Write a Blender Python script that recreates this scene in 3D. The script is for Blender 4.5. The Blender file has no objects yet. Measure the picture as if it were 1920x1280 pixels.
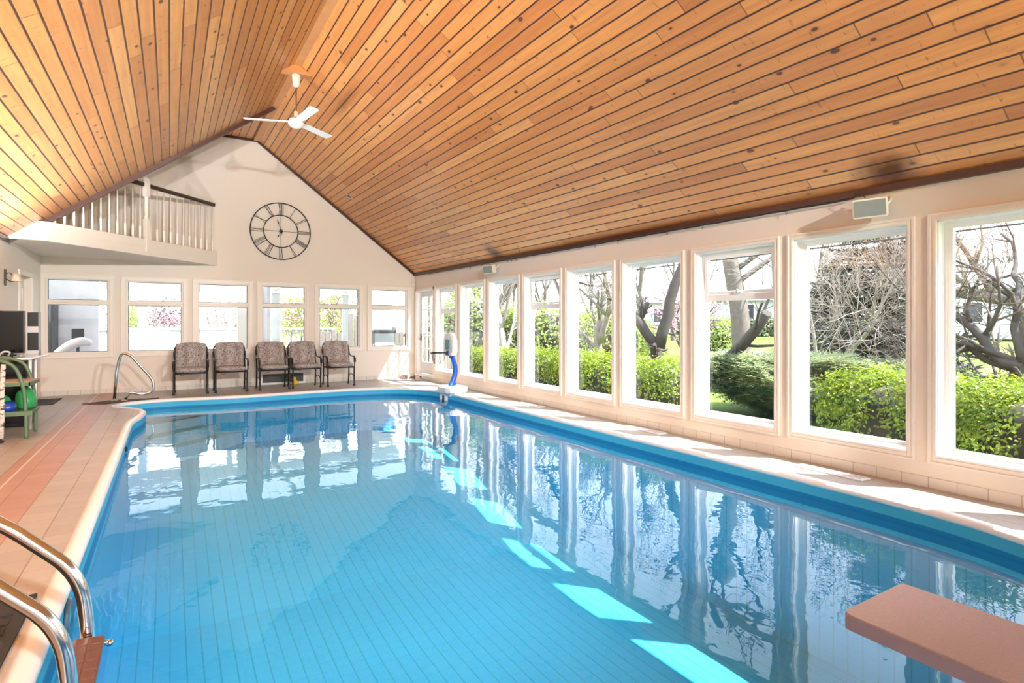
import bpy, bmesh, math, random
from mathutils import Vector, Matrix, Euler, geometry
PI = math.pi
S = bpy.context.scene
COL = S.collection

# ------------------------------------------------------------------ helpers
def smooth_path(pts, n=6):
    pts = [Vector(p) for p in pts]
    out = []
    for i in range(len(pts) - 1):
        p0 = pts[max(i - 1, 0)]; p1 = pts[i]; p2 = pts[i + 1]; p3 = pts[min(i + 2, len(pts) - 1)]
        for k in range(n):
            t = k / n
            out.append(0.5 * ((2 * p1) + (-p0 + p2) * t + (2 * p0 - 5 * p1 + 4 * p2 - p3) * t * t + (-p0 + 3 * p1 - 3 * p2 + p3) * t ** 3))
    out.append(pts[-1])
    return out

def round_path(pts, r, n=6):
    """polyline with rounded corners of radius about r"""
    pts = [Vector(p) for p in pts]
    out = [pts[0]]
    for i in range(1, len(pts) - 1):
        a = (pts[i - 1] - pts[i]); b = (pts[i + 1] - pts[i])
        d = min(r, a.length * .48, b.length * .48)
        a = pts[i] + a.normalized() * d; b = pts[i] + b.normalized() * d
        for k in range(n + 1):
            t = k / n
            out.append((1 - t) ** 2 * a + 2 * t * (1 - t) * pts[i] + t * t * b)
    out.append(pts[-1])
    return out

class MB:
    def __init__(s):
        s.v = []; s.f = []; s.uv = {}; s.sm = set()
    def poly(s, pts, uv=None):
        i = len(s.v); s.v.extend([tuple(p) for p in pts]); s.f.append(tuple(range(i, i + len(pts))))
        if uv: s.uv[len(s.f) - 1] = uv
        return s
    def box(s, a, b, M=None):
        x0, y0, z0 = a; x1, y1, z1 = b
        c = [(x0, y0, z0), (x1, y0, z0), (x1, y1, z0), (x0, y1, z0), (x0, y0, z1), (x1, y0, z1), (x1, y1, z1), (x0, y1, z1)]
        if M is not None: c = [tuple(M @ Vector(p)) for p in c]
        i = len(s.v); s.v.extend(c)
        for f in ((0, 3, 2, 1), (4, 5, 6, 7), (0, 1, 5, 4), (1, 2, 6, 5), (2, 3, 7, 6), (3, 0, 4, 7)):
            s.f.append(tuple(i + k for k in f))
        return s
    def cbox(s, a, b, w=.004, M=None):
        """box with chamfered edges"""
        bm = bmesh.new()
        bmesh.ops.create_cube(bm, size=1)
        for v in bm.verts:
            v.co = Vector([(a[k] + b[k]) / 2 + v.co[k] * (b[k] - a[k]) for k in range(3)])
        w = min(w, .45 * min(abs(b[k] - a[k]) for k in range(3)))
        bmesh.ops.bevel(bm, geom=bm.edges[:], offset=w, segments=2, affect='EDGES', profile=.6)
        s.addbm(bm, M); bm.free()
        return s
    def addbm(s, bm, M=None, smooth=False):
        i = len(s.v); bm.verts.index_update()
        for v in bm.verts: s.v.append(tuple(M @ v.co) if M is not None else tuple(v.co))
        for f in bm.faces:
            s.f.append(tuple(i + v.index for v in f.verts))
            if smooth: s.sm.add(len(s.f) - 1)
        return s
    def tube(s, pts, r, n=8, cap=True, smooth=True):
        pts = [Vector(p) for p in pts]
        m = len(pts); rs = r if isinstance(r, (list, tuple)) else [r] * m
        base = len(s.v); up = None
        for i, p in enumerate(pts):
            t = (pts[min(i + 1, m - 1)] - pts[max(i - 1, 0)])
            t = t.normalized() if t.length > 1e-9 else Vector((0, 0, 1))
            if up is None:
                up = Vector((0, 0, 1)) if abs(t.z) < .9 else Vector((1, 0, 0))
            x = up.cross(t)
            if x.length < 1e-6: x = Vector((1, 0, 0)).cross(t)
            x.normalize(); y = t.cross(x); up = y
            for k in range(n):
                a = 2 * PI * k / n
                s.v.append(tuple(p + (x * math.cos(a) + y * math.sin(a)) * rs[i]))
        for i in range(m - 1):
            for k in range(n):
                a = base + i * n + k; b = base + i * n + (k + 1) % n
                s.f.append((a, b, b + n, a + n))
                if smooth: s.sm.add(len(s.f) - 1)
        if cap:
            s.f.append(tuple(base + k for k in range(n))[::-1]); s.f.append(tuple(base + (m - 1) * n + k for k in range(n)))
        return s
    def lathe(s, prof, n=16, M=None, smooth=True):
        base = len(s.v); m = len(prof)
        for (r, z) in prof:
            for k in range(n):
                a = 2 * PI * k / n; p = Vector((r * math.cos(a), r * math.sin(a), z))
                s.v.append(tuple(M @ p) if M is not None else tuple(p))
        for i in range(m - 1):
            for k in range(n):
                a = base + i * n + k; b = base + i * n + (k + 1) % n
                s.f.append((a, b, b + n, a + n))
                if smooth: s.sm.add(len(s.f) - 1)
        s.f.append(tuple(base + k for k in range(n))[::-1]); s.f.append(tuple(base + (m - 1) * n + k for k in range(n)))
        return s
    def prism(s, pts2, z0, z1, M=None):
        """polygon in xy extruded in z"""
        n = len(pts2); i = len(s.v)
        for z in (z0, z1):
            for p in pts2:
                q = Vector((p[0], p[1], z)); s.v.append(tuple(M @ q) if M is not None else tuple(q))
        s.f.append(tuple(i + k for k in range(n))[::-1]); s.f.append(tuple(i + n + k for k in range(n)))
        for k in range(n):
            l = (k + 1) % n; s.f.append((i + k, i + l, i + n + l, i + n + k))
        return s
    def ball(s, c, r, n=12, m=8, sc=(1, 1, 1), M=None):
        prof = [(max(1e-4, math.sin(PI * j / m)) , -math.cos(PI * j / m)) for j in range(m + 1)]
        T = Matrix.Translation(Vector(c)) @ Matrix.Diagonal((r * sc[0], r * sc[1], r * sc[2], 1))
        if M is not None: T = M @ T
        return s.lathe(prof, n, T)
    def mesh(s, name, mat):
        me = bpy.data.meshes.new(name)
        me.from_pydata(s.v, [], s.f)
        if s.uv:
            ul = me.uv_layers.new(name='UVMap').data
            for p in me.polygons:
                u = s.uv.get(p.index)
                if u:
                    for k, li in enumerate(p.loop_indices): ul[li].uv = u[k]
        if s.sm:
            sm = [False] * len(me.polygons)
            for i in s.sm: sm[i] = True
            me.polygons.foreach_set('use_smooth', sm)
        if mat: me.materials.append(mat)
        me.update()
        return me
    def build(s, name, mat, parent=None, loc=None, fix=True):
        me = s.mesh(name, mat)
        if fix and len(me.polygons) < 20000 and not s.uv:
            bm = bmesh.new(); bm.from_mesh(me); bmesh.ops.recalc_face_normals(bm, faces=bm.faces[:]); bm.to_mesh(me); bm.free()
        o = bpy.data.objects.new(name, me); COL.objects.link(o)
        if parent is not None: o.parent = parent
        if loc is not None: o.location = loc
        return o

def tag(o, label=None, cat=None, group=None, kind=None):
    if label: o['label'] = label
    if cat: o['category'] = cat
    if group: o['group'] = group
    if kind: o['kind'] = kind
    return o

def empty(name, loc=(0, 0, 0), rz=0):
    o = bpy.data.objects.new(name, None); COL.objects.link(o); o.location = loc; o.rotation_euler = (0, 0, rz)
    o.empty_display_size = .1
    return o

def copy_tree(o, parent=None, kids=None):
    c = o.copy(); COL.objects.link(c)
    if parent is not None: c.parent = parent
    for ch in o.children: copy_tree(ch, c)
    return c

# ------------------------------------------------------------------ materials
class N:
    def __init__(s, name):
        s.m = bpy.data.materials.new(name); s.m.use_nodes = True; s.t = s.m.node_tree; s.t.nodes.clear()
        s.out = s.t.nodes.new('ShaderNodeOutputMaterial')
    def n(s, typ, **kw):
        nd = s.t.nodes.new('ShaderNode' + typ)
        for k, v in kw.items():
            if hasattr(nd, k): setattr(nd, k, v)
        return nd
    def l(s, a, b): s.t.links.new(a, b)
    def val(s, sock, v):
        if hasattr(v, 'links') or isinstance(v, bpy.types.NodeSocket): s.l(v, sock)
        else: sock.default_value = v
    def math(s, op, a, b=0., c=None):
        nd = s.n('Math', operation=op); s.val(nd.inputs[0], a); s.val(nd.inputs[1], b)
        if c is not None: s.val(nd.inputs[2], c)
        return nd.outputs[0]
    def mix(s, f, a, b, mode='MIX'):
        nd = s.n('Mix', data_type='RGBA', blend_type=mode)
        s.val(nd.inputs[0], f); s.val(nd.inputs[6], a if not isinstance(a, tuple) else (*a[:3], 1)); s.val(nd.inputs[7], b if not isinstance(b, tuple) else (*b[:3], 1))
        return nd.outputs[2]
    def ramp(s, f, stops, const=False):
        nd = s.n('ValToRGB'); cr = nd.color_ramp
        if const: cr.interpolation = 'CONSTANT'
        while len(cr.elements) < len(stops): cr.elements.new(1)
        for e, (p, c) in zip(cr.elements, stops): e.position = p; e.color = (*c[:3], 1)
        s.l(f, nd.inputs[0]); return nd.outputs[0]
    def noise(s, vec, scale, detail=2., rough=.5, dim='3D'):
        nd = s.n('TexNoise', noise_dimensions=dim)
        if vec is not None: s.l(vec, nd.inputs['Vector'])
        nd.inputs['Scale'].default_value = scale; nd.inputs['Detail'].default_value = detail; nd.inputs['Roughness'].default_value = rough
        return nd.outputs[0]
    def wnoise(s, x, y):
        cb = s.n('CombineXYZ'); s.val(cb.inputs[0], x); s.val(cb.inputs[1], y)
        nd = s.n('TexWhiteNoise', noise_dimensions='3D'); s.l(cb.outputs[0], nd.inputs['Vector']); return nd.outputs[0]
    def obj(s): return s.n('TexCoord').outputs['Object']
    def pos(s): return s.n('NewGeometry').outputs['Position']
    def xyz(s, vec):
        nd = s.n('SeparateXYZ'); s.l(vec, nd.inputs[0]); return nd.outputs
    def comb(s, x, y, z=0.):
        cb = s.n('CombineXYZ'); s.val(cb.inputs[0], x); s.val(cb.inputs[1], y); s.val(cb.inputs[2], z); return cb.outputs[0]
    def bump(s, h, st=.3, d=.01):
        nd = s.n('Bump'); nd.inputs['Strength'].default_value = st; nd.inputs['Distance'].default_value = d; s.l(h, nd.inputs['Height']); return nd.outputs[0]
    def bsdf(s, col, rough=.5, metal=0., normal=None, spec=.5, coat=0.):
        b = s.n('BsdfPrincipled')
        s.val(b.inputs['Base Color'], (*col[:3], 1) if isinstance(col, tuple) else col)
        s.val(b.inputs['Roughness'], rough); s.val(b.inputs['Metallic'], metal); b.inputs['Specular IOR Level'].default_value = spec
        b.inputs['Coat Weight'].default_value = coat
        if normal is not None: s.l(normal, b.inputs['Normal'])
        s.l(b.outputs[0], s.out.inputs[0]); return b

MAT = {}
def plain(name, col, rough=.5, metal=0., var=.06, scale=8., bump=0., spec=.5, coat=0.):
    if name in MAT: return MAT[name]
    k = N(name); nz = k.noise(k.obj(), scale, 3.)
    c = k.mix(nz, tuple(x * (1 - var) for x in col), tuple(min(1, x * (1 + var)) for x in col))
    nb = k.bump(k.noise(k.obj(), scale * 6, 2.), bump, .004) if bump else None
    k.bsdf(c, rough, metal, nb, spec, coat)
    MAT[name] = k.m; return k.m

WALL = plain('wall_paint', (.80, .72, .63), .6, var=.012, scale=2, bump=.04)
CASING = plain('casing_paint', (.83, .76, .68), .4, var=.012)
WHITE = plain('white_paint', (.88, .88, .87), .35, var=.01)
WHITEPL = plain('white_plastic', (.82, .82, .80), .3, var=.02)
GREYPL = plain('light_grey_plastic', (.62, .64, .66), .35, var=.03)
CREAM = plain('cream_enamel', (.80, .75, .60), .35, var=.02)
BLACK = plain('black_iron', (.012, .011, .011), .45, var=.2, bump=.1)
BLACKPL = plain('black_plastic', (.008, .008, .009), .3, var=.2)
RUBBER = plain('black_rubber', (.012, .011, .010), .7, var=.3, scale=40, bump=.6)
STEEL = plain('polished_steel', (.74, .72, .70), .12, 1., var=.03)
DARKWOOD = plain('dark_rail_wood', (.035, .018, .012), .35, var=.3, scale=20)
BROWNPL = plain('brown_step_plastic', (.16, .06, .035), .35, var=.15, scale=30)
BLUEPL = plain('blue_plastic', (.01, .10, .55), .3, var=.1)
GREENMT = plain('green_metal', (.10, .17, .09), .45, var=.15, scale=20)
OAKW = plain('shelf_wood', (.42, .30, .20), .5, var=.2, scale=30)
YELLOW = plain('yellow_vinyl', (.85, .55, .02), .35, var=.05)
GRASSTOY = plain('green_vinyl', (.03, .33, .09), .3, var=.25, scale=25)
TOYBLUE = plain('blue_vinyl', (.01, .05, .32), .3, var=.25, scale=25)
SHADEF = plain('shoe_fabric', (.55, .42, .36), .8, var=.4, scale=30)
DARKSH = plain('dark_leather', (.10, .07, .05), .6, var=.4, scale=30)
SPKGREY = plain('speaker_cloth', (.23, .265, .25), .7, var=.1, scale=60)
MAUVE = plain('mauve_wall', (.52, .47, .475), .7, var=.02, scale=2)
ROOMDARK = plain('dark_cabinet', (.02, .019, .022), .4, var=.1)
UPHOL = plain('pale_upholstery', (.62, .54, .54), .75, var=.08, scale=20)
FENCEW = plain('weathered_wood', (.15, .13, .115), .8, var=.3, scale=9, bump=.2)
STONEW = plain('white_masonry', (.46, .455, .43), .7, var=.05, scale=5)
PATIO = plain('patio_stone', (.40, .395, .385), .8, var=.08, scale=3)
HOUSEW = plain('pale_siding', (.50, .51, .55), .7, var=.03)
ROOFG = plain('grey_shingle', (.22, .22, .235), .8, var=.15, scale=3)
GLASSD = plain('dark_window', (.03, .035, .045), .1)
GRILLC = plain('grey_grill_cover', (.22, .225, .235), .5, var=.1)
BARK = plain('grey_bark', (.135, .115, .10), .9, var=.55, scale=11, bump=.5)
BARKD = plain('dark_bark', (.05, .043, .038), .9, var=.5, scale=12, bump=.6)
BARKP = plain('pale_bark', (.26, .235, .21), .9, var=.4, scale=9, bump=.3)
TWIG = plain('twig_bark', (.12, .095, .08), .9, var=.5, scale=4)
TWIGP = plain('pale_twig_bark', (.27, .235, .205), .9, var=.4, scale=4)
SOIL = plain('soil', (.05, .04, .03), .95, var=.4, scale=6)

def leaf_mat(name, a, b, trans=.35, scale=.9):
    k = N(name)
    r = k.n('NewGeometry').outputs['Random Per Island']
    nz = k.noise(k.pos(), scale, 2.)
    f = k.math('ADD', k.math('MULTIPLY', r, .6), k.math('MULTIPLY', nz, .4))
    c = k.mix(f, a, b)
    d = k.n('BsdfDiffuse'); k.l(c, d.inputs[0])
    t = k.n('BsdfTranslucent'); k.l(k.mix(.5, c, tuple(min(1, x * 1.6) for x in b)), t.inputs[0])
    g = k.n('BsdfGlossy'); g.inputs['Roughness'].default_value = .45; g.inputs[0].default_value = (1, 1, 1, 1)
    m1 = k.n('MixShader'); m1.inputs[0].default_value = trans; k.l(d.outputs[0], m1.inputs[1]); k.l(t.outputs[0], m1.inputs[2])
    m2 = k.n('MixShader'); m2.inputs[0].default_value = .03; k.l(m1.outputs[0], m2.inputs[1]); k.l(g.outputs[0], m2.inputs[2])
    k.l(m2.outputs[0], k.out.inputs[0]); return k.m
LEAFY = leaf_mat('boxwood_leaf', (.03, .075, .006), (.29, .37, .022), .35)
LEAFD = leaf_mat('juniper_leaf', (.07, .10, .05), (.32, .36, .19), .35)
LEAFS = leaf_mat('spruce_needle', (.014, .022, .015), (.075, .085, .06), .1)
LEAFG = leaf_mat('spring_leaf', (.10, .17, .03), (.34, .42, .09), .4)
def make_skylight():
    k = N('translucent_roof_sheet'); t = k.n('BsdfTranslucent'); t.inputs[0].default_value = (.42, .46, .50, 1); d = k.n('BsdfDiffuse'); d.inputs[0].default_value = (.7, .72, .74, 1)
    m = k.n('MixShader'); m.inputs[0].default_value = .35; k.l(t.outputs[0], m.inputs[1]); k.l(d.outputs[0], m.inputs[2]); k.l(m.outputs[0], k.out.inputs[0]); return k.m
SKYLIGHT = make_skylight()
PINK = leaf_mat('pink_blossom', (.45, .12, .20), (.75, .42, .48), .4)
GRASSB = leaf_mat('grass_blade', (.07, .13, .02), (.17, .24, .05), .3)

def make_lawn():
    k = N('lawn_turf'); p = k.pos()
    a = k.noise(p, .35, 3.); b = k.noise(p, 14., 3.)
    f = k.math('ADD', k.math('MULTIPLY', a, .6), k.math('MULTIPLY', b, .4))
    c = k.ramp(f, [(.3, (.055, .10, .016)), (.5, (.125, .18, .035)), (.7, (.21, .25, .075))])
    k.bsdf(c, .9, 0, k.bump(b, .6, .04), .1); return k.m
LAWN = make_lawn()

def make_wood():
    k = N('varnished_pine_planks')
    uv = k.n('UVMap').outputs[0]; x = k.xyz(uv)
    pl = k.math('DIVIDE', x[0], .137); pid = k.math('FLOOR', pl); fr = k.math('FRACT', pl)
    r1 = k.wnoise(pid, 3.7)
    seg = k.math('DIVIDE', k.math('ADD', x[1], k.math('MULTIPLY', r1, 9.)), 2.9); sid = k.math('FLOOR', seg); sf = k.math('FRACT', seg)
    rc = k.wnoise(pid, sid); rc2 = k.wnoise(k.math('ADD', pid, 57.), sid)
    gv = k.comb(k.math('MULTIPLY', x[0], 26.), k.math('MULTIPLY', x[1], 1.1), k.math('MULTIPLY', rc, 40.))
    g = k.noise(gv, 1., 5., .65)
    gv2 = k.comb(k.math('MULTIPLY', x[0], 5.), k.math('MULTIPLY', x[1], .8), k.math('MULTIPLY', rc, 20.))
    g2 = k.noise(gv2, 1., 3., .5)
    base = k.ramp(rc, [(0., (.50, .185, .05)), (.25, (.63, .255, .07)), (.75, (.71, .315, .092)), (1., (.78, .40, .14))])
    c = k.mix(k.math('MULTIPLY', k.math('SUBTRACT', .62, g), 1.1), base, (.24, .065, .018))
    c = k.mix(k.math('MULTIPLY', k.math('SUBTRACT', g2, .5), .8), c, (.82, .40, .12))
    # knots
    kv = k.comb(k.math('MULTIPLY', x[0], 8.6), k.math('MULTIPLY', x[1], 5.2), 0.)
    vo = k.n('TexVoronoi', feature='F1'); vo.inputs['Scale'].default_value = 1.; k.l(kv, vo.inputs['Vector'])
    vs = k.xyz(vo.outputs['Color'])
    thr = k.math('SUBTRACT', k.math('MULTIPLY', vs[0], .27), .075)
    kd = k.math('SUBTRACT', thr, vo.outputs['Distance'])
    knot = k.n('MapRange'); k.l(kd, knot.inputs[0]); knot.inputs[1].default_value = 0; knot.inputs[2].default_value = .022
    c = k.mix(knot.outputs[0], c, (.022, .010, .006))
    halo = k.n('MapRange'); k.l(kd, halo.inputs[0]); halo.inputs[1].default_value = -.09; halo.inputs[2].default_value = .0
    c = k.mix(k.math('MULTIPLY', halo.outputs[0], .4), c, (.25, .08, .022))
    # short dark crosswise flecks
    fl = k.noise(k.comb(k.math('MULTIPLY', x[0], 9.), k.math('MULTIPLY', x[1], 34.), k.math('MULTIPLY', rc, 30.)), 1., 2., .6)
    fm = k.n('MapRange'); k.l(fl, fm.inputs[0]); fm.inputs[1].default_value = .64; fm.inputs[2].default_value = .74
    c = k.mix(k.math('MULTIPLY', fm.outputs[0], .55), c, (.20, .055, .014))
    # butt joints and V grooves
    e = k.math('MINIMUM', fr, k.math('SUBTRACT', 1., fr))
    gr = k.n('MapRange'); k.l(e, gr.inputs[0]); gr.inputs[1].default_value = .035; gr.inputs[2].default_value = .085; gr.inputs[3].default_value = 1.; gr.inputs[4].default_value = 0.
    je = k.math('MINIMUM', sf, k.math('SUBTRACT', 1., sf))
    jj = k.math('LESS_THAN', je, .0016)
    dark = k.math('MAXIMUM', gr.outputs[0], k.math('MULTIPLY', jj, .7))
    c = k.mix(dark, c, (.055, .014, .006))
    # two scorched stains above the wall speakers
    P_ = k.xyz(k.pos()); wob = k.math('MULTIPLY', k.noise(k.pos(), 5., 3.), .9)
    for yc in (2.42, 9.25):
        a_ = k.math('DIVIDE', k.math('SUBTRACT', P_[1], yc), .30); b_ = k.math('DIVIDE', k.math('SUBTRACT', P_[0], 5.26), .26)
        d_ = k.math('ADD', k.math('SQRT', k.math('ADD', k.math('MULTIPLY', a_, a_), k.math('MULTIPLY', b_, b_))), wob)
        m_ = k.n('MapRange'); k.l(d_, m_.inputs[0]); m_.inputs[1].default_value = .7; m_.inputs[2].default_value = 1.5; m_.inputs[3].default_value = .9; m_.inputs[4].default_value = 0.
        c = k.mix(m_.outputs[0], c, (.06, .012, .006))
    hb = k.math('SUBTRACT', k.math('MULTIPLY', g, .06), dark)
    k.bsdf(c, .33, 0, k.bump(hb, .5, .006), .45)
    return k.m
WOOD = make_wood()
REDWOOD = plain('red_stained_trim', (.05, .010, .005), .35, var=.3, scale=14)
BOARD = plain('ridge_board_wood', (.55, .24, .085), .35, var=.15, scale=6)

def make_tile():
    k = N('quarry_deck_tile'); p = k.xyz(k.pos())
    tx = k.math('DIVIDE', k.math('ADD', p[0], 40.29), .2); ty = k.math('DIVIDE', k.math('ADD', p[1], 40.), .2)
    ix = k.math('FLOOR', tx); iy = k.math('FLOOR', ty); fx = k.math('FRACT', tx); fy = k.math('FRACT', ty)
    r = k.wnoise(ix, iy)
    c = k.ramp(r, [(0, (.39, .35, .305)), (.5, (.425, .38, .335)), (1, (.46, .415, .365))])
    acc = k.math('MULTIPLY', k.math('GREATER_THAN', p[0], -1.29), k.math('LESS_THAN', p[0], -.89))
    ca = k.ramp(r, [(0, (.43, .235, .18)), (1, (.48, .275, .215))])
    c = k.mix(acc, c, ca)
    nz = k.noise(k.pos(), 3., 4.); c = k.mix(k.math('MULTIPLY', nz, .25), c, (.40, .345, .30))
    ex = k.math('MINIMUM', fx, k.math('SUBTRACT', 1., fx)); ey = k.math('MINIMUM', fy, k.math('SUBTRACT', 1., fy))
    gx = k.math('LESS_THAN', ex, .018); gy = k.math('MULTIPLY', k.math('LESS_THAN', ey, .015), .45)
    g = k.math('MAXIMUM', gx, gy)
    # the metal drain channel beside the accent row
    tr = k.math('LESS_THAN', k.math('ABSOLUTE', k.math('ADD', p[0], 1.201)), .009)
    c = k.mix(g, c, (.26, .16, .12))
    c = k.mix(tr, c, (.62, .58, .52))
    hb = k.math('SUBTRACT', 1., k.math('MAXIMUM', g, tr))
    rough = k.math('ADD', .34, k.math('MULTIPLY', k.noise(k.pos(), 9., 2.), .16))
    k.bsdf(c, rough, 0, k.bump(hb, .25, .004), .5)
    return k.m
TILE = make_tile()

def make_basetile():
    k = N('baseboard_tile'); p = k.xyz(k.pos())
    t = k.math('DIVIDE', k.math('ADD', k.math('ADD', p[0], p[1]), 60.06), .2)
    f = k.math('FRACT', t); e = k.math('MINIMUM', f, k.math('SUBTRACT', 1., f)); g = k.math('LESS_THAN', e, .012)
    c = k.mix(g, (.70, .655, .59), (.34, .29, .25))
    k.bsdf(c, .3, 0, k.bump(k.math('SUBTRACT', 1., g), .3, .004)); return k.m
BASET = make_basetile()

def make_liner():
    k = N('vinyl_pool_liner'); P = k.pos(); p = k.xyz(P)
    uv = k.xyz(k.n('UVMap').outputs[0])
    def grid(a, b):
        fa = k.math('FRACT', k.math('DIVIDE', a, .118)); fb = k.math('FRACT', k.math('DIVIDE', b, .118))
        ea = k.math('MINIMUM', fa, k.math('SUBTRACT', 1., fa)); eb = k.math('MINIMUM', fb, k.math('SUBTRACT', 1., fb))
        la = k.math('LESS_THAN', ea, .045); lb = k.math('MULTIPLY', k.math('LESS_THAN', eb, .04), .3)
        return k.math('MAXIMUM', la, lb)
    g = grid(uv[0], uv[1])
    nz = k.noise(P, 1.3, 4.)
    c = k.mix(nz, (.055, .47, .80), (.085, .535, .86))
    c = k.mix(k.math('MULTIPLY', g, .62), c, (.012, .30, .52))
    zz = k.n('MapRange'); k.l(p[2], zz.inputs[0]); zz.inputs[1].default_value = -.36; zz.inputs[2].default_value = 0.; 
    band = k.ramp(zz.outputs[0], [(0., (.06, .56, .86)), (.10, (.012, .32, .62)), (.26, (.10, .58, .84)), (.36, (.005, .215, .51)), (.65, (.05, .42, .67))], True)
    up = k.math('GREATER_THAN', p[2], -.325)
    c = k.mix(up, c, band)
    k.bsdf(c, .45, 0, None, .3)
    return k.m
LINER = make_liner()
def make_step():
    k = N('pool_step_vinyl'); p = k.pos()
    c = k.mix(k.noise(p, 2., 3.), (.33, .56, .66), (.42, .64, .74)); k.bsdf(c, .45, 0, None, .3); return k.m
STEPM = make_step()

def make_water():
    k = N('pool_water'); P = k.pos()
    mp = k.n('Mapping'); k.l(P, mp.inputs[0]); mp.inputs['Scale'].default_value = (1., .8, 1)
    a = k.noise(mp.outputs[0], 1.7, 2., .45); b = k.noise(mp.outputs[0], 7., 2., .5)
    big = k.noise(P, .35, 1.)
    h = k.math('ADD', a, k.math('MULTIPLY', b, .14))
    h = k.math('MULTIPLY', h, k.math('ADD', .35, big))
    nb = k.bump(h, .46, .02)
    ge = k.n('NewGeometry'); vm = k.n('VectorMath', operation='DOT_PRODUCT'); k.l(ge.outputs['Incoming'], vm.inputs[0]); k.l(nb, vm.inputs[1])
    f = k.math('SUBTRACT', 1., k.math('ABSOLUTE', vm.outputs['Value'])); f = k.math('ADD', .021, k.math('MULTIPLY', .979, k.math('POWER', f, 5.)))
    tr = k.n('BsdfTransparent'); tr.inputs[0].default_value = (.80, .965, 1., 1)
    g = k.n('BsdfGlossy'); g.inputs['Roughness'].default_value = 0.; k.l(nb, g.inputs['Normal'])
    m = k.n('MixShader'); k.l(f, m.inputs[0]); k.l(tr.outputs[0], m.inputs[1]); k.l(g.outputs[0], m.inputs[2])
    k.l(m.outputs[0], k.out.inputs[0]); return k.m
WATER = make_water()

def make_pane():
    k = N('window_glass'); ge = k.n('NewGeometry')
    vm = k.n('VectorMath', operation='DOT_PRODUCT'); k.l(ge.outputs['Incoming'], vm.inputs[0]); k.l(ge.outputs['Normal'], vm.inputs[1])
    f = k.math('SUBTRACT', 1., k.math('ABSOLUTE', vm.outputs['Value'])); f = k.math('ADD', .022, k.math('MULTIPLY', .8, k.math('POWER', f, 5.)))
    t = k.n('BsdfTransparent'); t.inputs[0].default_value = (.96, .97, .97, 1)
    g = k.n('BsdfGlossy'); g.inputs['Roughness'].default_value = 0.
    m = k.n('MixShader'); k.l(f, m.inputs[0]); k.l(t.outputs[0], m.inputs[1]); k.l(g.outputs[0], m.inputs[2]); k.l(m.outputs[0], k.out.inputs[0])
    return k.m
PANE = make_pane()

def make_cushion():
    k = N('leaf_print_fabric'); o = k.obj()
    v = k.n('TexVoronoi', feature='SMOOTH_F1'); v.inputs['Scale'].default_value = 46.; k.l(o, v.inputs['Vector'])
    w = k.noise(o, 55., 4., .7)
    f = k.math('ADD', k.math('MULTIPLY', v.outputs[0], .9), k.math('MULTIPLY', w, .55))
    c = k.ramp(f, [(.38, (.17, .135, .125)), (.55, (.29, .24, .225)), (.72, (.46, .41, .39))])
    k.bsdf(c, .85, 0, k.bump(w, .25, .003), .2); return k.m
CUSH = make_cushion()
def make_grit():
    k = N('sanded_board_top'); o = k.obj(); g = k.noise(o, 240., 2., .6); b = k.noise(o, 5., 3.)
    c = k.mix(g, (.28, .20, .185), (.48, .375, .355)); c = k.mix(k.math('MULTIPLY', b, .3), c, (.40, .315, .305))
    k.bsdf(c, .75, 0, k.bump(g, .5, .003), .3); return k.m
GRIT = make_grit()
BOARDSIDE = plain('board_side_mauve', (.30, .235, .27), .5, var=.06)
def make_birch():
    k = N('birch_pole'); o = k.xyz(k.obj()); n1 = k.noise(k.comb(k.math('MULTIPLY', o[0], 14.), k.math('MULTIPLY', o[1], 14.), k.math('MULTIPLY', o[2], 34.)), 1., 3., .6)
    c = k.ramp(n1, [(.40, (.05, .04, .035)), (.47, (.62, .57, .50)), (1, (.78, .74, .68))]); k.bsdf(c, .7); return k.m
BIRCH = make_birch()
def make_vent():
    k = N('vent_mesh'); o = k.xyz(k.obj()); f = k.math('FRACT', k.math('MULTIPLY', o[2], 55.)); c = k.mix(k.math('GREATER_THAN', f, .55), (.012, .012, .012), (.10, .10, .095)); k.bsdf(c, .5); return k.m
VENTM = make_vent()
SUN_E = 12.0; SKY_E = 3.0; EXPO = 0.95; FILL_LAMP_W = 130.; FILL_SPOT_W = 1000.
# ------------------------------------------------------------------ dimensions (metres; x to the window wall, y down the pool, z up, deck at 0)
XL, XR, YN, YB = -2.08, 5.38, -3.0, 13.63
YEDGE = 11.08
WZ = -.15
def eave(y): return 2.665 - .0079 * (YB - y)
def ridge(y): return 5.47 - .033 * (YB - y)
XRIDGE = 1.65
def struct(o, label, cat): return tag(o, label, cat, kind='structure')

# ------------------------------------------------------------------ pool outline (inner edge of the coping, clockwise from above reversed)
right = [(4.735, 2.75), (4.735, 10.0)]
out = [(-.45, 3.0), (-.45, 9.2), (-.43, 9.55), (-.36, 9.95), (-.325, 10.35), (-.345, 10.62), (-.43, 10.88), (-.60, 11.12), (-.74, 11.32), (-.755, 11.5), (-.66, 11.68),
       (-.42, 11.84), (-.1, 11.90), (.3, 11.87), (.75, 11.80), (1.2, 11.76), (1.8, 11.79), (2.4, 11.83), (3.0, 11.83), (3.6, 11.76), (4.05, 11.62), (4.4, 11.35), (4.62, 11.0), (4.72, 10.6), (4.745, 10.0),
       (4.745, 6.5), (4.755, 2.7), (4.74, 2.1), (4.68, 1.6), (4.50, 1.1), (4.15, .68), (3.6, .42), (2.9, .35), (1.6, .35), (.7, .42), (.15, .68), (-.22, 1.1), (-.40, 1.6), (-.45, 2.2)]
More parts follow.
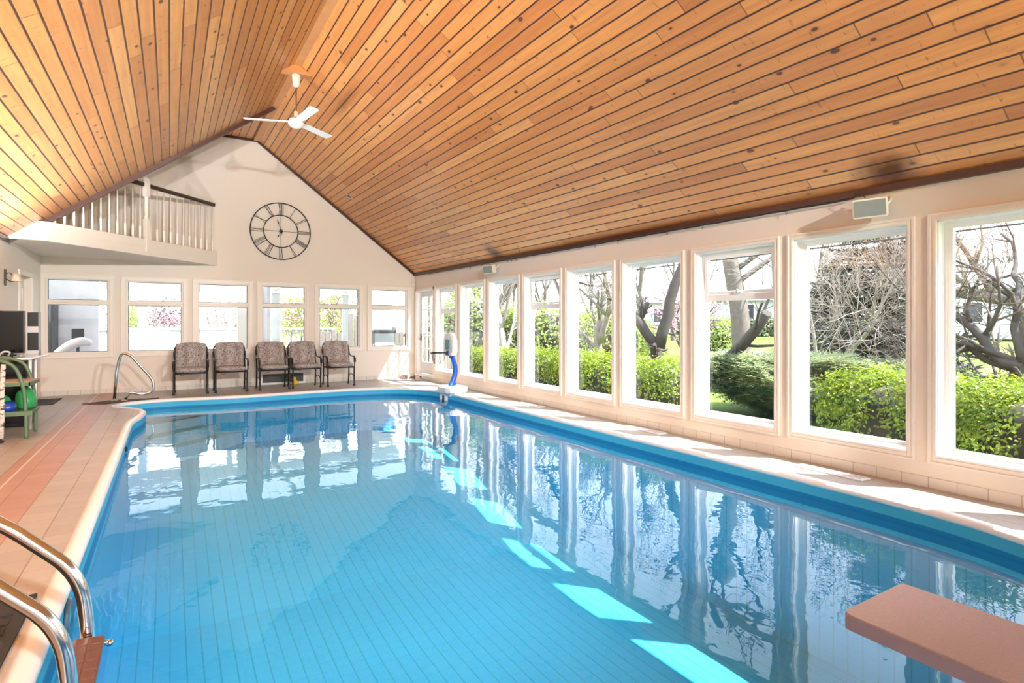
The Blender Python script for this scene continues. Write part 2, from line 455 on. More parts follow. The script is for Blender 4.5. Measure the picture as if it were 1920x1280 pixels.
def densify(pts, step=.12):
    res = []
    n = len(pts)
    sp = []
    for i in range(n):
        p0, p1, p2, p3 = [Vector((*pts[(i + d) % n], 0)) for d in (-1, 0, 1, 2)]
        L = (p2 - p1).length; m = max(1, int(L / step))
        for k in range(m):
            t = k / m
            if L > 1.2: q = p1.lerp(p2, t)
            else:
                a = (p2 - p0); b = (p3 - p1)
                a = a.normalized() * min(a.length / 2, L); b = b.normalized() * min(b.length / 2, L)
                h00 = 2 * t ** 3 - 3 * t ** 2 + 1; h10 = t ** 3 - 2 * t ** 2 + t; h01 = -2 * t ** 3 + 3 * t ** 2; h11 = t ** 3 - t ** 2
                q = p1 * h00 + a * h10 + p2 * h01 + b * h11
            sp.append(q.to_2d())
    return sp
POOL = densify(out)
def offset(poly, d):
    n = len(poly); res = []
    for i in range(n):
        t = (poly[(i + 1) % n] - poly[(i - 1) % n]).normalized()
        res.append(poly[i] + Vector((-t.y, t.x)) * d)     # left of the travel direction: outline runs clockwise, so left is outside
    return res
area = sum(POOL[i].x * POOL[(i + 1) % len(POOL)].y - POOL[(i + 1) % len(POOL)].x * POOL[i].y for i in range(len(POOL)))
if area > 0: POOL.reverse()
COPOUT = offset(POOL, .085)

def depth(y):
    P = [(-9, -1.48), (4.6, -1.50), (5.9, -1.43), (7.0, -1.24), (8.2, -1.02), (9.4, -.9), (20, -.86)]
    for (a, za), (b, zb) in zip(P, P[1:]):
        if a <= y <= b:
            return za + (zb - za) * (y - a) / (b - a)
    return -.86

def tess(name, outer, hole, z, mat, parent=None):
    loops = [[Vector((p[0], p[1], 0)) for p in outer]] + ([[Vector((p[0], p[1], 0)) for p in hole]] if hole else [])
    tris = geometry.tessellate_polygon(loops)
    vs = [p for l in loops for p in l]
    me = bpy.data.meshes.new(name)
    fs = []
    for t in tris:
        a, b, c = (vs[i] for i in t)
        fs.append(t if (b - a).cross(c - a).z > 0 else t[::-1])
    me.from_pydata([(v.x, v.y, z) for v in vs], [], fs); me.materials.append(mat); me.update()
    o = bpy.data.objects.new(name, me); COL.objects.link(o)
    if parent is not None: o.parent = parent
    return o

floor = tess('floor', [(XL - .2, YN - .2), (XR + .02, YN - .2), (XR + .02, YB + .02), (XL - .2, YB + .02)], [tuple(p) for p in COPOUT], 0., TILE)
struct(floor, 'pinkish tan tiled pool deck with a terracotta accent row along a drain channel', 'floor')

pool = tag(empty('swimming_pool', (2.1, 6, 0)), 'long indoor pool lined in pale blue vinyl with a rounded far end', 'pool')
INV = Matrix.Translation((-2.1, -6, 0))
def kid(o, parent):
    o.parent = parent; o.matrix_parent_inverse = parent.matrix_world.inverted() if False else Matrix.Translation(-Vector(parent.location))
    return o
# coping: rounded white rim
def ring(poly_d, name, mat, prof):
    mb = MB(); n = len(POOL)
    rows = []
    for (d, z) in prof:
        q = offset(POOL, d); rows.append([(p.x, p.y, z) for p in q])
    base = 0
    for r in rows: mb.v.extend(r)
    for j in range(len(prof) - 1):
        for k in range(n):
            l = (k + 1) % n
            mb.f.append((j * n + k, j * n + l, (j + 1) * n + l, (j + 1) * n + k)); mb.sm.add(len(mb.f) - 1)
    return mb.build(name, mat, fix=True)
kid(ring(None, 'coping', WHITE, [(.09, -.03), (.088, .004), (.06, .012), (.03, .012), (.008, .004), (-.006, -.012), (-.008, -.03), (0, -.045), (.02, -.045)]), pool)
# liner walls
mb = MB(); n = len(POOL); acc = 0.
for k in range(n):
    l = (k + 1) % n; a, b = POOL[k], POOL[l]; L = (b - a).length
    za, zb = depth(a.y) - .04, depth(b.y) - .04
    mb.poly([(a.x, a.y, -.03), (a.x, a.y, za), (b.x, b.y, zb), (b.x, b.y, -.03)], [(acc, -.03), (acc, za), (acc + L, zb), (acc + L, -.03)])
    acc += L
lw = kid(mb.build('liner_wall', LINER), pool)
# floor of the pool
bm = bmesh.new()
q = offset(POOL, .015)
loops = [[Vector((p.x, p.y, 0)) for p in q]]
vs = [bm.verts.new(p) for p in loops[0]]
for t in geometry.tessellate_polygon(loops):
    try: bm.faces.new([vs[i] for i in t])
    except ValueError: pass
for yy in (4.6, 5.25, 5.9, 6.4, 7.0, 7.6, 8.2, 8.8, 9.4):
    bmesh.ops.bisect_plane(bm, geom=bm.verts[:] + bm.edges[:] + bm.faces[:], plane_co=(0, yy, 0), plane_no=(0, 1, 0))
bm.verts.ensure_lookup_table()
for v in bm.verts: v.co.z = depth(v.co.y)
bmesh.ops.recalc_face_normals(bm, faces=bm.faces[:])
for f in bm.faces:
    if f.normal.z < 0: f.normal_flip()
ul = bm.loops.layers.uv.new('UVMap')
for f in bm.faces:
    for lp in f.loops: lp[ul].uv = (lp.vert.co.x, lp.vert.co.y)
me = bpy.data.meshes.new('liner_floor'); bm.to_mesh(me); bm.free(); me.materials.append(LINER)
lf = bpy.data.objects.new('liner_floor', me); COL.objects.link(lf); kid(lf, pool)
# corner steps: three treads across the far left corner
A0 = Vector((-.42, 10.30)); B0 = Vector((1.30, 11.92))
dirn = (B0 - A0).normalized(); nrm = Vector((-dirn.y, dirn.x))
steps = []
for j, z in enumerate((-.66, -.49, -.32)):
    a = A0 + nrm * .30 * j - dirn * (.1 if j else 0); b = B0 + nrm * .30 * j
    mid = [a.lerp(b, t) + nrm * (-.10 * math.sin(PI * t)) for t in (0, .2, .4, .6, .8, 1)]
    far = Vector((-1.1, 12.25))
    mb = MB(); mb.prism([tuple(p) for p in mid] + [(1.2, 12.3), (-1.1, 12.3), (-1.1, 10.7)], -.95, z)
    o = kid(mb.build('step', STEPM), pool); steps.append(o)
# round light fitting on the left wall near the water line
def M_along_x(x, y, z, flip=False):
    return Matrix.Translation((x, y, z)) @ Matrix.Rotation(PI / 2 * (-1 if flip else 1), 4, 'Y')
mb = MB(); mb.lathe([(.0001, .012), (.055, .012), (.06, .016), (.078, .02), (.085, .012), (.085, 0)], 28, M_along_x(-.447, 3.6, -.125))
li = kid(mb.build('light_fitting', plain('fitting_grey', (.10, .16, .22), .3)), pool)
mb = MB(); mb.lathe([(.0001, .017), (.05, .014), (.054, .010)], 24, M_along_x(-.447, 3.6, -.125))
lens = kid(mb.build('light_lens', plain('lens_blue', (.05, .45, .55), .15)), pool)
mb = MB(); mb.lathe([(.0001, .02), (.02, .02), (.028, .012), (.03, 0)], 16, M_along_x(-.447, 8.0, -.11)); kid(mb.build('return_jet', BLACKPL), pool)
# skimmer mouth on the far right curve
sk = Vector((4.72, 10.35)); 
mb = MB(); mb.cbox((4.69, 10.24, -.165), (4.745, 10.30, -.05)); mb.cbox((4.69, 10.47, -.165), (4.745, 10.53, -.05)); mb.cbox((4.69, 10.24, -.07), (4.745, 10.53, -.045))
kid(mb.build('skimmer_frame', WHITEPL), pool)
mb = MB(); mb.box((4.725, 10.29, -.2), (4.74, 10.48, -.06)); kid(mb.build('skimmer_opening', BLACKPL), pool)

water = tess('pool_water', [tuple(p) for p in offset(POOL, .01)], None, WZ, WATER)
tag(water, 'clear still pool water mirroring the windows', 'water', kind='stuff')
for p in water.data.polygons: p.use_smooth = True
# soil under the deck so that no daylight leaks in beside the pool
# ------------------------------------------------------------------ walls
RW = dict(A=(12.327, 11.148, 1), B=(11.005, 9.845, 0), C=(9.713, 8.553, 0), D=(8.44, 7.273, 1), E=(7.174, 6.011, 0), F=(5.901, 4.758, 0), G=(4.647, 3.5, 1), H=(3.412, 2.268, 0), I=(2.172, 1.03, 0), J=(.92, -.22, 0), K=(-.34, -1.48, 0))
CW = .062
ZC0, ZC1 = .207, 2.266          # casing bottom / top
ZO0, ZO1 = .27, 2.204           # opening
TH = .17
DY0, DY1 = 13.582, 12.39        # door casing
mb = MB()
x0, x1 = XR, XR + TH
opens = [(n - 0 + CW, f - CW, ZO0, ZO1) for (f, n, _) in RW.values()] + [(DY1 + CW, DY0 - CW, .10, ZO1)]
opens.sort()
y = YN - .2
for (a, b, z0, z1) in opens:
    mb.box((x0, y, -.05), (x1, a, ZO1)); mb.box((x0, a, -.05), (x1, b, z0)); y = b
mb.box((x0, y, -.05), (x1, YB + .12, ZO1))
mb.box((x0, YN - .2, ZO1), (x1, YB + .12, 2.75))
struct(mb.build('wall_right', WALL), 'long cream wall pierced by a row of tall garden windows', 'wall')

# far wall
BWX = [(-2.098, -.941), (-.841, .317), (.404, 1.579), (1.655, 2.786), (2.894, 4.041), (4.141, 5.268)]
BZ0, BZ1 = .80, 2.245           # opening
BCW = .085
mb = MB(); y0, y1 = YB, YB + .13
x = XL - .2
for (a, b) in BWX:
    a += BCW; b -= BCW
    mb.box((x, y0, -.05), (a, y1, BZ1)); mb.box((a, y0, -.05), (b, y1, BZ0)); x = b
mb.box((x, y0, -.05), (XR + TH, y1, BZ1))
MY = Matrix(((1, 0, 0, 0), (0, 0, 1, 0), (0, 1, 0, 0), (0, 0, 0, 1)))
mb.prism([(XL - .2, BZ1), (XR + TH, BZ1), (XR + TH, 2.7), (XRIDGE, 5.6), (XL - .2, 5.6)], y0, y1, MY)
struct(mb.build('wall_back', WALL), 'cream gable wall at the far end with six windows', 'wall')

# left wall: a doorway near the far corner, tall windows out of view
LD0, LD1 = 11.87, 12.75
mb = MB(); x0, x1 = XL - .15, XL
lop = [(LD0, LD1, 0., 2.18)]
lop.sort(); y = YN - .2
for (a, b, z0, z1) in lop:
    mb.box((x0, y, -.05), (x1, a, 2.66))
    if z0 > 0: mb.box((x0, a, -.05), (x1, b, z0))
    mb.box((x0, a, z1), (x1, b, 2.66)); y = b
mb.box((x0, y, -.05), (x1, YB, 2.66))
mb.box((x0, YEDGE - .05, 2.66), (x1, YB, 5.6))
struct(mb.build('wall_left', WALL), 'cream side wall with a doorway near the far corner', 'wall')
# near wall, behind the camera
mb = MB(); y0, y1 = YN - .15, YN
nop = [(-1.6, 0., .05, 2.4), (.5, 2.8, .05, 2.4), (3.3, 4.9, .05, 2.4)]; x = XL - .2
for (a, b, z0, z1) in nop:
    mb.box((x, y0, -.05), (a, y1, 2.5)); mb.box((a, y0, -.05), (b, y1, z0)); mb.box((a, y0, z1), (b, y1, 2.5)); x = b
mb.box((x, y0, -.05), (XR + TH, y1, 2.5))
# glazed gable above
mb.prism([(XL - .2, 2.5), (XR + TH, 2.5), (XR + TH, 2.62), (XRIDGE, 5.3), (XL - .2, 2.62)], y0, y1, MY)
struct(mb.build('wall_near', WALL), 'cream near wall with wide garden doors', 'wall')
mbp = []
for i, (a, b, z0, z1) in enumerate(nop):
    o = MB().box((a, y0 + .06, z0), (b, y0 + .066, z1)).build('window_%d' % (31 + i), PANE)
    struct(o, 'wide glass door pane in the near wall, %s' % ('beside the ladder', 'behind the diving board', 'beside the garden window wall')[i], 'window')
# ------------------------------------------------------------------ ceiling
def strip(name, pts, wlen, label, flat=False):
    """ruled sheet: pts = list of (y, inner point at eave, outer point at ridge)"""
    mb = MB()
    for (ya, ea, ra), (yb, eb, rb) in zip(pts, pts[1:]):
        mb.poly([(ea[0], ya, ea[1]), (eb[0], yb, eb[1]), (rb[0], yb, rb[1]), (ra[0], ya, ra[1])], [(0, ya), (0, yb), (wlen, yb), (wlen, ya)])
    return mb
ys = [YN - .2 + (YB + .05 - YN + .2) * i / 40 for i in range(41)]
SL = math.hypot(XR - XRIDGE, 2.85)
mb = strip('c', [(y, (XR + .1, eave(y) - .076), (XRIDGE, ridge(y))) for y in ys], SL + .13, '')
o = mb.build('ceiling_right', WOOD, fix=False)
struct(o, 'right slope of the varnished knotty pine plank ceiling', 'ceiling')
ys2 = [YN - .2 + (YEDGE - YN + .2) * i / 40 for i in range(41)]
mb = strip('c', [(y, (XL - .1, eave(y) - .076), (XRIDGE, ridge(y))) for y in ys2], SL + .13, '')
o = mb.build('ceiling_left', WOOD, fix=False)
struct(o, 'left slope of the varnished knotty pine plank ceiling ending at the loft', 'ceiling')
mb = MB(); zf = ridge(12.3)
mb.poly([(XL - .1, YEDGE, ridge(YEDGE)), (XRIDGE, YEDGE, ridge(YEDGE)), (XRIDGE, YB + .05, ridge(YB)), (XL - .1, YB + .05, ridge(YB))], [(0, YEDGE), (3.8, YEDGE), (3.8, YB), (0, YB)])
o = mb.build('ceiling_loft', WOOD, fix=False); struct(o, 'flat pine plank ceiling over the loft', 'ceiling')
# unseen wall added to block light between the left slope and the loft ceiling
mb = MB(); mb.prism([(XL - .15, 2.52), (XRIDGE - .02, ridge(YEDGE) - .04), (XRIDGE - .02, 5.6), (XL - .15, 5.6)], YEDGE, YEDGE + .04, MY)
struct(mb.build('wall_loft', WALL), 'unseen triangular wall above the left ceiling slope, added to block light', 'wall')

def beam(mb, a, b, w, h, up=(0, 0, 1)):
    a, b = Vector(a), Vector(b); t = (b - a).normalized(); u = Vector(up); s_ = t.cross(u).normalized(); u = s_.cross(t).normalized()
    M = Matrix(((s_.x, t.x, u.x, a.x), (s_.y, t.y, u.y, a.y), (s_.z, t.z, u.z, a.z), (0, 0, 0, 1)))
    mb.box((-w / 2, 0, -h / 2), (w / 2, (b - a).length, h / 2), M); return mb
tr = 1
def trim(label, segs, mat=REDWOOD, w=.04, h=.05, up=(0, 0, 1)):
    global tr
    mb = MB()
    for a, b in segs: beam(mb, a, b, w, h, up)
    o = mb.build('trim_%d' % tr, mat); tr += 1
    struct(o, label, 'trim'); return o
trim('dark red trim strip where the window wall meets the ceiling', [((XR - .02, YN, eave(YN) - .03), (XR - .02, YB, eave(YB) - .03))], w=.045, h=.06)
trim('dark red trim strip where the left wall meets the ceiling', [((XL + .02, YN, eave(YN) - .03), (XL + .02, YEDGE, eave(YEDGE) - .03))], w=.045, h=.06)
trim('dark red trim along the top of the far gable wall', [((XR, YB - .03, eave(YB) - .035), (XRIDGE, YB - .03, ridge(YB) - .02)), ((XRIDGE + .01, YB - .03, ridge(YB) - .025), (XL, YB - .03, ridge(YB) - .025))], w=.05, h=.05)
trim('dark red trim along the loft edge of the left ceiling slope', [((XL, YEDGE - .01, eave(YEDGE) - .05), (XRIDGE - .02, YEDGE - .01, ridge(YEDGE) - .045))], w=.06, h=.075)
trim('flat pine board along the ridge of the ceiling', [((XRIDGE - .01, YN, ridge(YN) - .035), (XRIDGE - .01, YB - .05, ridge(YB) - .035))], BOARD, .13, .012)

# tiled baseboards
mb = MB(); mb.cbox((XR - .012, YN, 0), (XR + .001, YB, .088), .003)
struct(mb.build('baseboard_right', BASET), 'low row of cream tiles along the foot of the window wall', 'baseboard')
mb = MB(); mb.cbox((XL, YB - .012, 0), (1.70, YB + .001, .095), .003); mb.cbox((2.70, YB - .012, 0), (XR - .012, YB + .001, .095), .003)
struct(mb.build('baseboard_back', BASET), 'low row of cream tiles along the foot of the far wall', 'baseboard')
mb = MB(); mb.cbox((XL - .001, YN, 0), (XL + .012, LD0 - .08, .095), .003); mb.cbox((XL - .001, LD1 + .08, 0), (XL + .012, YB - .012, .095), .003)
struct(mb.build('baseboard_left', BASET), 'low row of cream tiles along the foot of the left wall', 'baseboard')

# ------------------------------------------------------------------ windows
def frame_rect(mb, ax, d0, d1, a0, a1, z0, z1, w, wz=None):
    """picture frame in the plane normal to ax; d0..d1 depth, outer rect a0..a1 x z0..z1, member width w"""
    wz = wz or w
    def bx(p0, p1, q0, q1):
        if ax == 'x': mb.cbox((d0, p0, q0), (d1, p1, q1), .003)
        else: mb.cbox((p0, d0, q0), (p1, d1, q1), .003)
    bx(a0, a0 + w, z0, z1); bx(a1 - w, a1, z0, z1); bx(a0 + w, a1 - w, z0, z0 + wz); bx(a0 + w, a1 - w, z1 - wz, z1)
def reveal(mb, x0, x1, a0, a1, z0, z1, t=.008):
    mb.box((x0, a0, z0), (x1, a0 + t, z1)); mb.box((x0, a1 - t, z0), (x1, a1, z1)); mb.box((x0, a0, z1 - t), (x1, a1, z1))
ordn = ['first', 'second', 'third', 'fourth', 'fifth', 'sixth', 'seventh', 'eighth', 'ninth', 'tenth', 'eleventh']
wn = 1
for j, (nm, (yf, yn, trn)) in enumerate(RW.items()):
    w = empty('window_%d' % wn, (XR, (yf + yn) / 2, 0)); wn += 1
    lab = ('tall garden window with a small hinged pane on top, %s along from the glazed door' if trn else 'tall single pane garden window, %s along from the glazed door') % ordn[j]
    struct(w, lab, 'window')
    mb = MB(); frame_rect(mb, 'x', XR - .018, XR + .004, yn, yf, ZC0, ZC1, CW); frame_rect(mb, 'x', XR - .028, XR - .016, yn, yf, ZC0, ZC1, .02); frame_rect(mb, 'x', XR - .024, XR - .016, yn + .035, yf - .035, ZC0 + .035, ZC1 - .035, .02)
    kid(mb.build('casing', CASING), w)
    a0, a1 = yn + CW, yf - CW
    mb = MB(); reveal(mb, XR + .002, XR + .13, a0, a1, ZO0, ZO1)
    # sloping sill board
    mb.poly([(XR - .02, a0, ZO0 + .012), (XR + .14, a0, ZO0 + .03), (XR + .14, a1, ZO0 + .03), (XR - .02, a1, ZO0 + .012)])
    mb.poly([(XR - .02, a0, ZO0 - .004), (XR - .02, a0, ZO0 + .012), (XR - .02, a1, ZO0 + .012), (XR - .02, a1, ZO0 - .004)])
    kid(mb.build('sill', WHITE), w)
    F0, F1 = XR + .115, XR + .165
    mb = MB(); frame_rect(mb, 'x', F0, F1, a0 + .006, a1 - .006, ZO0 + .006, ZO1 - .006, .058, .05); frame_rect(mb, 'x', F0 - .012, F0 + .002, a0 + .006, a1 - .006, ZO0 + .006, ZO1 - .006, .022)
    if trn: mb.cbox((F0 - .01, a0 + .05, 1.63), (F1, a1 - .05, 1.705), .004)
    kid(mb.build('frame', WHITE), w)
    GX = XR + .142
    if trn:
        kid(MB().box((GX, a0 + .055, ZO0 + .05), (GX + .005, a1 - .055, 1.64)).build('pane', PANE), w)
        s_ = empty('hopper_sash', (0, 0, 0)); s_.parent = w
        s_.rotation_euler = (0, -math.radians(4.5), 0)
        hy = (a1 - a0) / 2 - .06; hz = ZO1 - .055 - 1.705
        s_.location = (GX - .02 - XR, 0, 1.708)
        mb = MB(); frame_rect(mb, 'x', -.016, .016, -hy, hy, 0, hz, .034); fr = mb.build('sash_frame', WHITE, s_)
        MB().box((-.002, -hy + .03, .03), (.002, hy - .03, hz - .03)).build('sash_pane', PANE, s_)
        mb = MB(); mb.cbox((-.045, -.05, .004), (-.014, .05, .02)); mb.cbox((-.05, -.012, .0), (-.03, .012, .05)); mb.build('latch', GREYPL, s_)
    else:
        kid(MB().box((GX, a0 + .055, ZO0 + .05), (GX + .005, a1 - .055, ZO1 - .05)).build('pane', PANE), w)
bord = ['first', 'second', 'third', 'fourth', 'fifth', 'last']
for j, (a, b) in enumerate(BWX):
    w = empty('window_%d' % wn, ((a + b) / 2, YB, 0)); wn += 1
    struct(w, 'cream framed two pane window in the far wall, %s from the left corner' % bord[j], 'window')
    mb = MB(); frame_rect(mb, 'y', YB - .022, YB + .004, a, b, .715, 2.325, BCW); frame_rect(mb, 'y', YB - .03, YB - .02, a, b, .715, 2.325, .022)
    kid(mb.build('casing', CASING), w)
    a0, a1 = a + BCW, b - BCW
    mb = MB(); frame_rect(mb, 'y', YB + .012, YB + .07, a0, a1, BZ0, BZ1, .034, .026); mb.cbox((a0 + .03, YB + .014, 1.742), (a1 - .03, YB + .07, 1.836), .006)
    mb.cbox((a0 - .004, YB - .002, 1.782), (a1 + .004, YB + .02, 1.795), .003)
    kid(mb.build('frame', CASING), w)
    mb = MB()
    for z0, z1 in ((BZ0 + .026, 1.742), (1.836, BZ1 - .026)): frame_rect(mb, 'y', YB + .03, YB + .066, a0 + .034, a1 - .034, z0, z1, .009)
    kid(mb.build('glazing_bead', plain('dark_gasket', (.10, .075, .06), .6)), w)
    kid(MB().box((a0 + .036, YB + .05, BZ0 + .03), (a1 - .036, YB + .055, 1.742)).build('pane', PANE), w)
    kid(MB().box((a0 + .036, YB + .05, 1.836), (a1 - .036, YB + .055, BZ1 - .03)).build('pane', PANE), w)

# glazed door in the window wall
d = struct(empty('door_1', (XR, 12.98, 0)), 'white glazed door with small panes at the far end of the window wall', 'door')
mb = MB()
mb.cbox((XR - .02, DY1, .06), (XR + .004, DY1 + CW, ZC1), .004); mb.cbox((XR - .02, DY0 - CW, .06), (XR + .004, DY0, ZC1), .004); mb.cbox((XR - .02, DY1, ZO1), (XR + .004, DY0, ZC1), .004)
kid(mb.build('casing', CASING), d)
a0, a1 = DY1 + CW, DY0 - CW
mb = MB(); reveal(mb, XR + .002, XR + .15, a0, a1, .10, ZO1, .014); mb.cbox((XR - .03, a0, .085), (XR + .16, a1, .115), .004); kid(mb.build('jamb', WHITE), d)
mb = MB(); X0, X1 = XR + .10, XR + .14; b0, b1 = a0 + .02, a1 - .02
mb.cbox((X0, b0, .125), (X1, b0 + .11, ZO1 - .02)); mb.cbox((X0, b1 - .11, .125), (X1, b1, ZO1 - .02)); mb.cbox((X0, b0 + .1, .125), (X1, b1 - .1, .42)); mb.cbox((X0, b0 + .1, ZO1 - .14), (X1, b1 - .1, ZO1 - .02))
kid(mb.build('door_leaf', plain('door_white', (.68, .68, .68), .4)), d)
g0, g1, h0, h1 = b0 + .11, b1 - .11, .42, ZO1 - .14
mb = MB()
for i in range(1, 3): yy = g0 + (g1 - g0) * i / 3; mb.cbox((X0 + .005, yy - .011, h0), (X1 - .005, yy + .011, h1), .003)
for i in range(1, 5): zz = h0 + (h1 - h0) * i / 5; mb.cbox((X0 + .006, g0, zz - .011), (X1 - .006, g1, zz + .011), .003)
kid(mb.build('muntins', WHITE), d)
kid(MB().box((X0 + .018, g0, h0), (X0 + .022, g1, h1)).build('pane', PANE), d)
mb = MB(); mb.cbox((X0 - .012, b1 - .075, .95), (X0 + .002, b1 - .035, 1.12)); mb.tube(round_path([(X0 - .01, b1 - .055, 1.0), (X0 - .055, b1 - .055, 1.0), (X0 - .055, b1 - .17, 1.0)], .02), .009)
kid(mb.build('handle', BLACK), d)
for zz in (.35, 1.15, 1.95): kid(MB().cbox((X0 - .012, b0 - .012, zz - .045), (X0 + .003, b0 + .02, zz + .045)).build('hinge', BLACK), d)

# panelled door in the left wall
d = struct(empty('door_2', (XL, 12.31, 0)), 'cream door in the left wall beyond the wall lamp', 'door')
mb = MB(); mb.cbox((XL - .004, LD0 - .075, 0), (XL + .02, LD0, 2.25)); mb.cbox((XL - .004, LD1, 0), (XL + .02, LD1 + .075, 2.25)); mb.cbox((XL - .004, LD0, 2.175), (XL + .02, LD1, 2.25))
kid(mb.build('casing', CASING), d)
mb = MB(); mb.cbox((XL - .13, LD0 + .005, .01), (XL - .09, LD1 - .005, 2.17)); 
for z0, z1 in ((.2, .95), (1.1, 2.0)):
    for q0, q1 in ((LD0 + .12, LD0 + .40), (LD0 + .49, LD1 - .12)): frame_rect(mb, 'x', XL - .094, XL - .083, q0, q1, z0, z1, .02)
kid(mb.build('door_leaf', CASING), d)
mb = MB(); mb.ball((XL - .05, LD0 + .07, 1.0), .028); mb.tube([(XL - .09, LD0 + .07, 1.0), (XL - .05, LD0 + .07, 1.0)], .01); kid(mb.build('knob', STEEL), d)
# ------------------------------------------------------------------ loft balcony
bal = tag(empty('loft_balcony', (-.9, 12.6, 2.63)), 'cream corner balcony with turned balusters and a dark handrail high on the far wall', 'balcony')
P0 = Vector((-1.61, 10.97)); P1 = Vector((.86, 13.61))
mb = MB(); mb.prism([(XL + .002, 10.99), (P0.x, 10.99), (P1.x, YB - .002), (XL + .002, YB - .002)], 2.64, 2.90)
kid(mb.build('slab', WALL), bal)
dv = (P1 - P0).normalized(); nv = Vector((dv.y, -dv.x))
def along(s_, z, off=0.): p = P0.lerp(P1, s_) + nv * off; return Vector((p.x, p.y, z))
mb = MB()
beam(mb, along(0, 2.845), along(1, 2.845), .03, .155); beam(mb, along(0, 2.70), along(.985, 2.70), .018, .145); 
mb.cbox((XL + .002, 10.955, 2.77), (P0.x + .008, 10.985, 2.922)); mb.cbox((XL + .002, 10.965, 2.632), (P0.x + .004, 10.985, 2.77))
kid(mb.build('fascia', CASING), bal)
mb = MB(); a = along(0, 2.93, -.05); b = along(.98, 2.93, -.05); beam(mb, along(.02, 2.93, -.09), along(.97, 2.93, -.09), .10, .015); kid(mb.build('floor_edge', BOARD), bal)
mb = MB(); mb.tube([along(.0, 3.935, -.04), along(.99, 3.935, -.04)], .032, 10); beam(mb, along(.0, 3.905, -.04), along(.99, 3.905, -.04), .045, .03)
kid(mb.build('handrail', DARKWOOD), bal)
prof = [(.016, 0), (.016, .22), (.010, .235), (.016, .25), (.009, .265), (.0125, .32), (.0115, .5), (.008, .96)]
balm = None
for half in ((.045, .475), (.535, .975)):
    for i in range(11):
        s_ = half[0] + (half[1] - half[0]) * (i / 10)
        p = along(s_, 2.93, -.04)
        if balm is None:
            mb = MB(); mb.cbox((-.016, -.016, 0), (.016, .016, .22), .003); mb.lathe(prof[1:], 10); balm = mb.mesh('baluster', CASING)
        o = bpy.data.objects.new('baluster', balm); COL.objects.link(o); kid(o, bal); o.location = p
p = along(.505, 0, -.015)
mb = MB(); T = Matrix.Translation((p.x, p.y, 0)) @ Matrix.Rotation(math.atan2(dv.y, dv.x), 4, 'Z')
mb.cbox((-.042, -.05, 2.70), (.042, .042, 3.30), .006, T); mb.lathe([(.042, 3.30), (.03, 3.32), (.042, 3.34), (.028, 3.36), (.034, 3.45), (.030, 3.66), (.044, 3.70), (.044, 3.71)], 14, T)
mb.cbox((-.045, -.045, 3.71), (.045, .045, 4.02), .008, T); mb.lathe([(.045, 4.02), (.052, 4.03), (.03, 4.05), (.032, 4.06), (.02, 4.085), (.001, 4.09)], 14, T)
kid(mb.build('newel_post', CASING), bal)

# ------------------------------------------------------------------ wall clock with open ironwork
ck = tag(empty('wall_clock', (2.15, YB, 3.475)), 'large round open ironwork clock with roman numerals on the far gable wall', 'clock')
C0 = Vector((2.15, YB - .03, 3.475))
def cp(r, a, dy=0.): return C0 + Vector((r * math.sin(a), dy, r * math.cos(a)))
def circle(r, n=48): return [cp(r, 2 * PI * i / n) for i in range(n + 1)]
mb = MB(); mb.tube(circle(.64), .0125, 6, False); kid(mb.build('outer_ring', BLACK), ck)
mb = MB(); mb.tube(circle(.365), .011, 6, False); kid(mb.build('inner_ring', BLACK), ck)
nums = ['XII', 'I', 'II', 'III', 'IIII', 'V', 'VI', 'VII', 'VIII', 'IX', 'X', 'XI']
for h, s_ in enumerate(nums):
    mb = MB(); ang = 2 * PI * h / 12
    w = {'I': .026, 'V': .062, 'X': .062}; tot = sum(w[c] for c in s_); x = -tot / 2
    er = Vector((math.sin(ang), 0, math.cos(ang))); et = Vector((math.cos(ang), 0, -math.sin(ang)))
    def q(t, r): return C0 + er * r + et * t
    def st(t0, r0, t1, r1, th): beam(mb, q(t0, r0), q(t1, r1), th, .006, (0, 1, 0))
    for c in s_:
        xc = x + w[c] / 2; k = w[c] / 2 - .008
        r0, r1 = .372, .632
        if c == 'I': st(xc, r0, xc, r1, .011)
        elif c == 'V': st(xc, r0, xc - k, r1, .012); st(xc, r0, xc + k, r1, .006)
        else: st(xc - k, r1, xc + k, r0, .012); st(xc + k, r1, xc - k, r0, .006)
        x += w[c]
    kid(mb.build('numeral', BLACK), ck)
mb = MB()
for a in (0, PI / 2, PI, 1.5 * PI): mb.tube([cp(.02, a), cp(.365, a)], .004, 5)
kid(mb.build('spokes', plain('bronze_wire', (.12, .075, .05), .4, .5)), ck)
mb = MB(); mb.lathe([(.001, .02), (.035, .018), (.04, .008), (.04, -.02), (.001, -.02)], 16, Matrix.Translation(C0) @ Matrix.Rotation(PI / 2, 4, 'X')); kid(mb.build('hub', BLACK), ck)
def hand(name, ang, L, tail):
    mb = MB(); er = Vector((math.sin(ang), 0, math.cos(ang))); et = Vector((math.cos(ang), 0, -math.sin(ang))); O = C0 + Vector((0, -.024, 0))
    pr = [(-tail, .006), (L * .55, .004), (L * .72, .016), (L * .84, .005), (L, .001)]
    mb.prism([(s_ * w_, r_) for s_, rr in ((1, pr), (-1, pr[::-1])) for (r_, w_) in rr], -.002, .002, Matrix(((et.x, er.x, 0, O.x), (et.y, er.y, 1, O.y), (et.z, er.z, 0, O.z), (0, 0, 0, 1))))
    kid(mb.build(name, BLACK), ck)
hand('minute_hand', math.radians(-17), .29, .07); hand('hour_hand', math.radians(207), .18, .04)
for a in (PI / 4, 3 * PI / 4, 5 * PI / 4, 7 * PI / 4):
    mb = MB(); mb.tube([cp(.64, a), cp(.64, a, .03)], .006, 6); kid(mb.build('wall_peg', BLACK), ck)

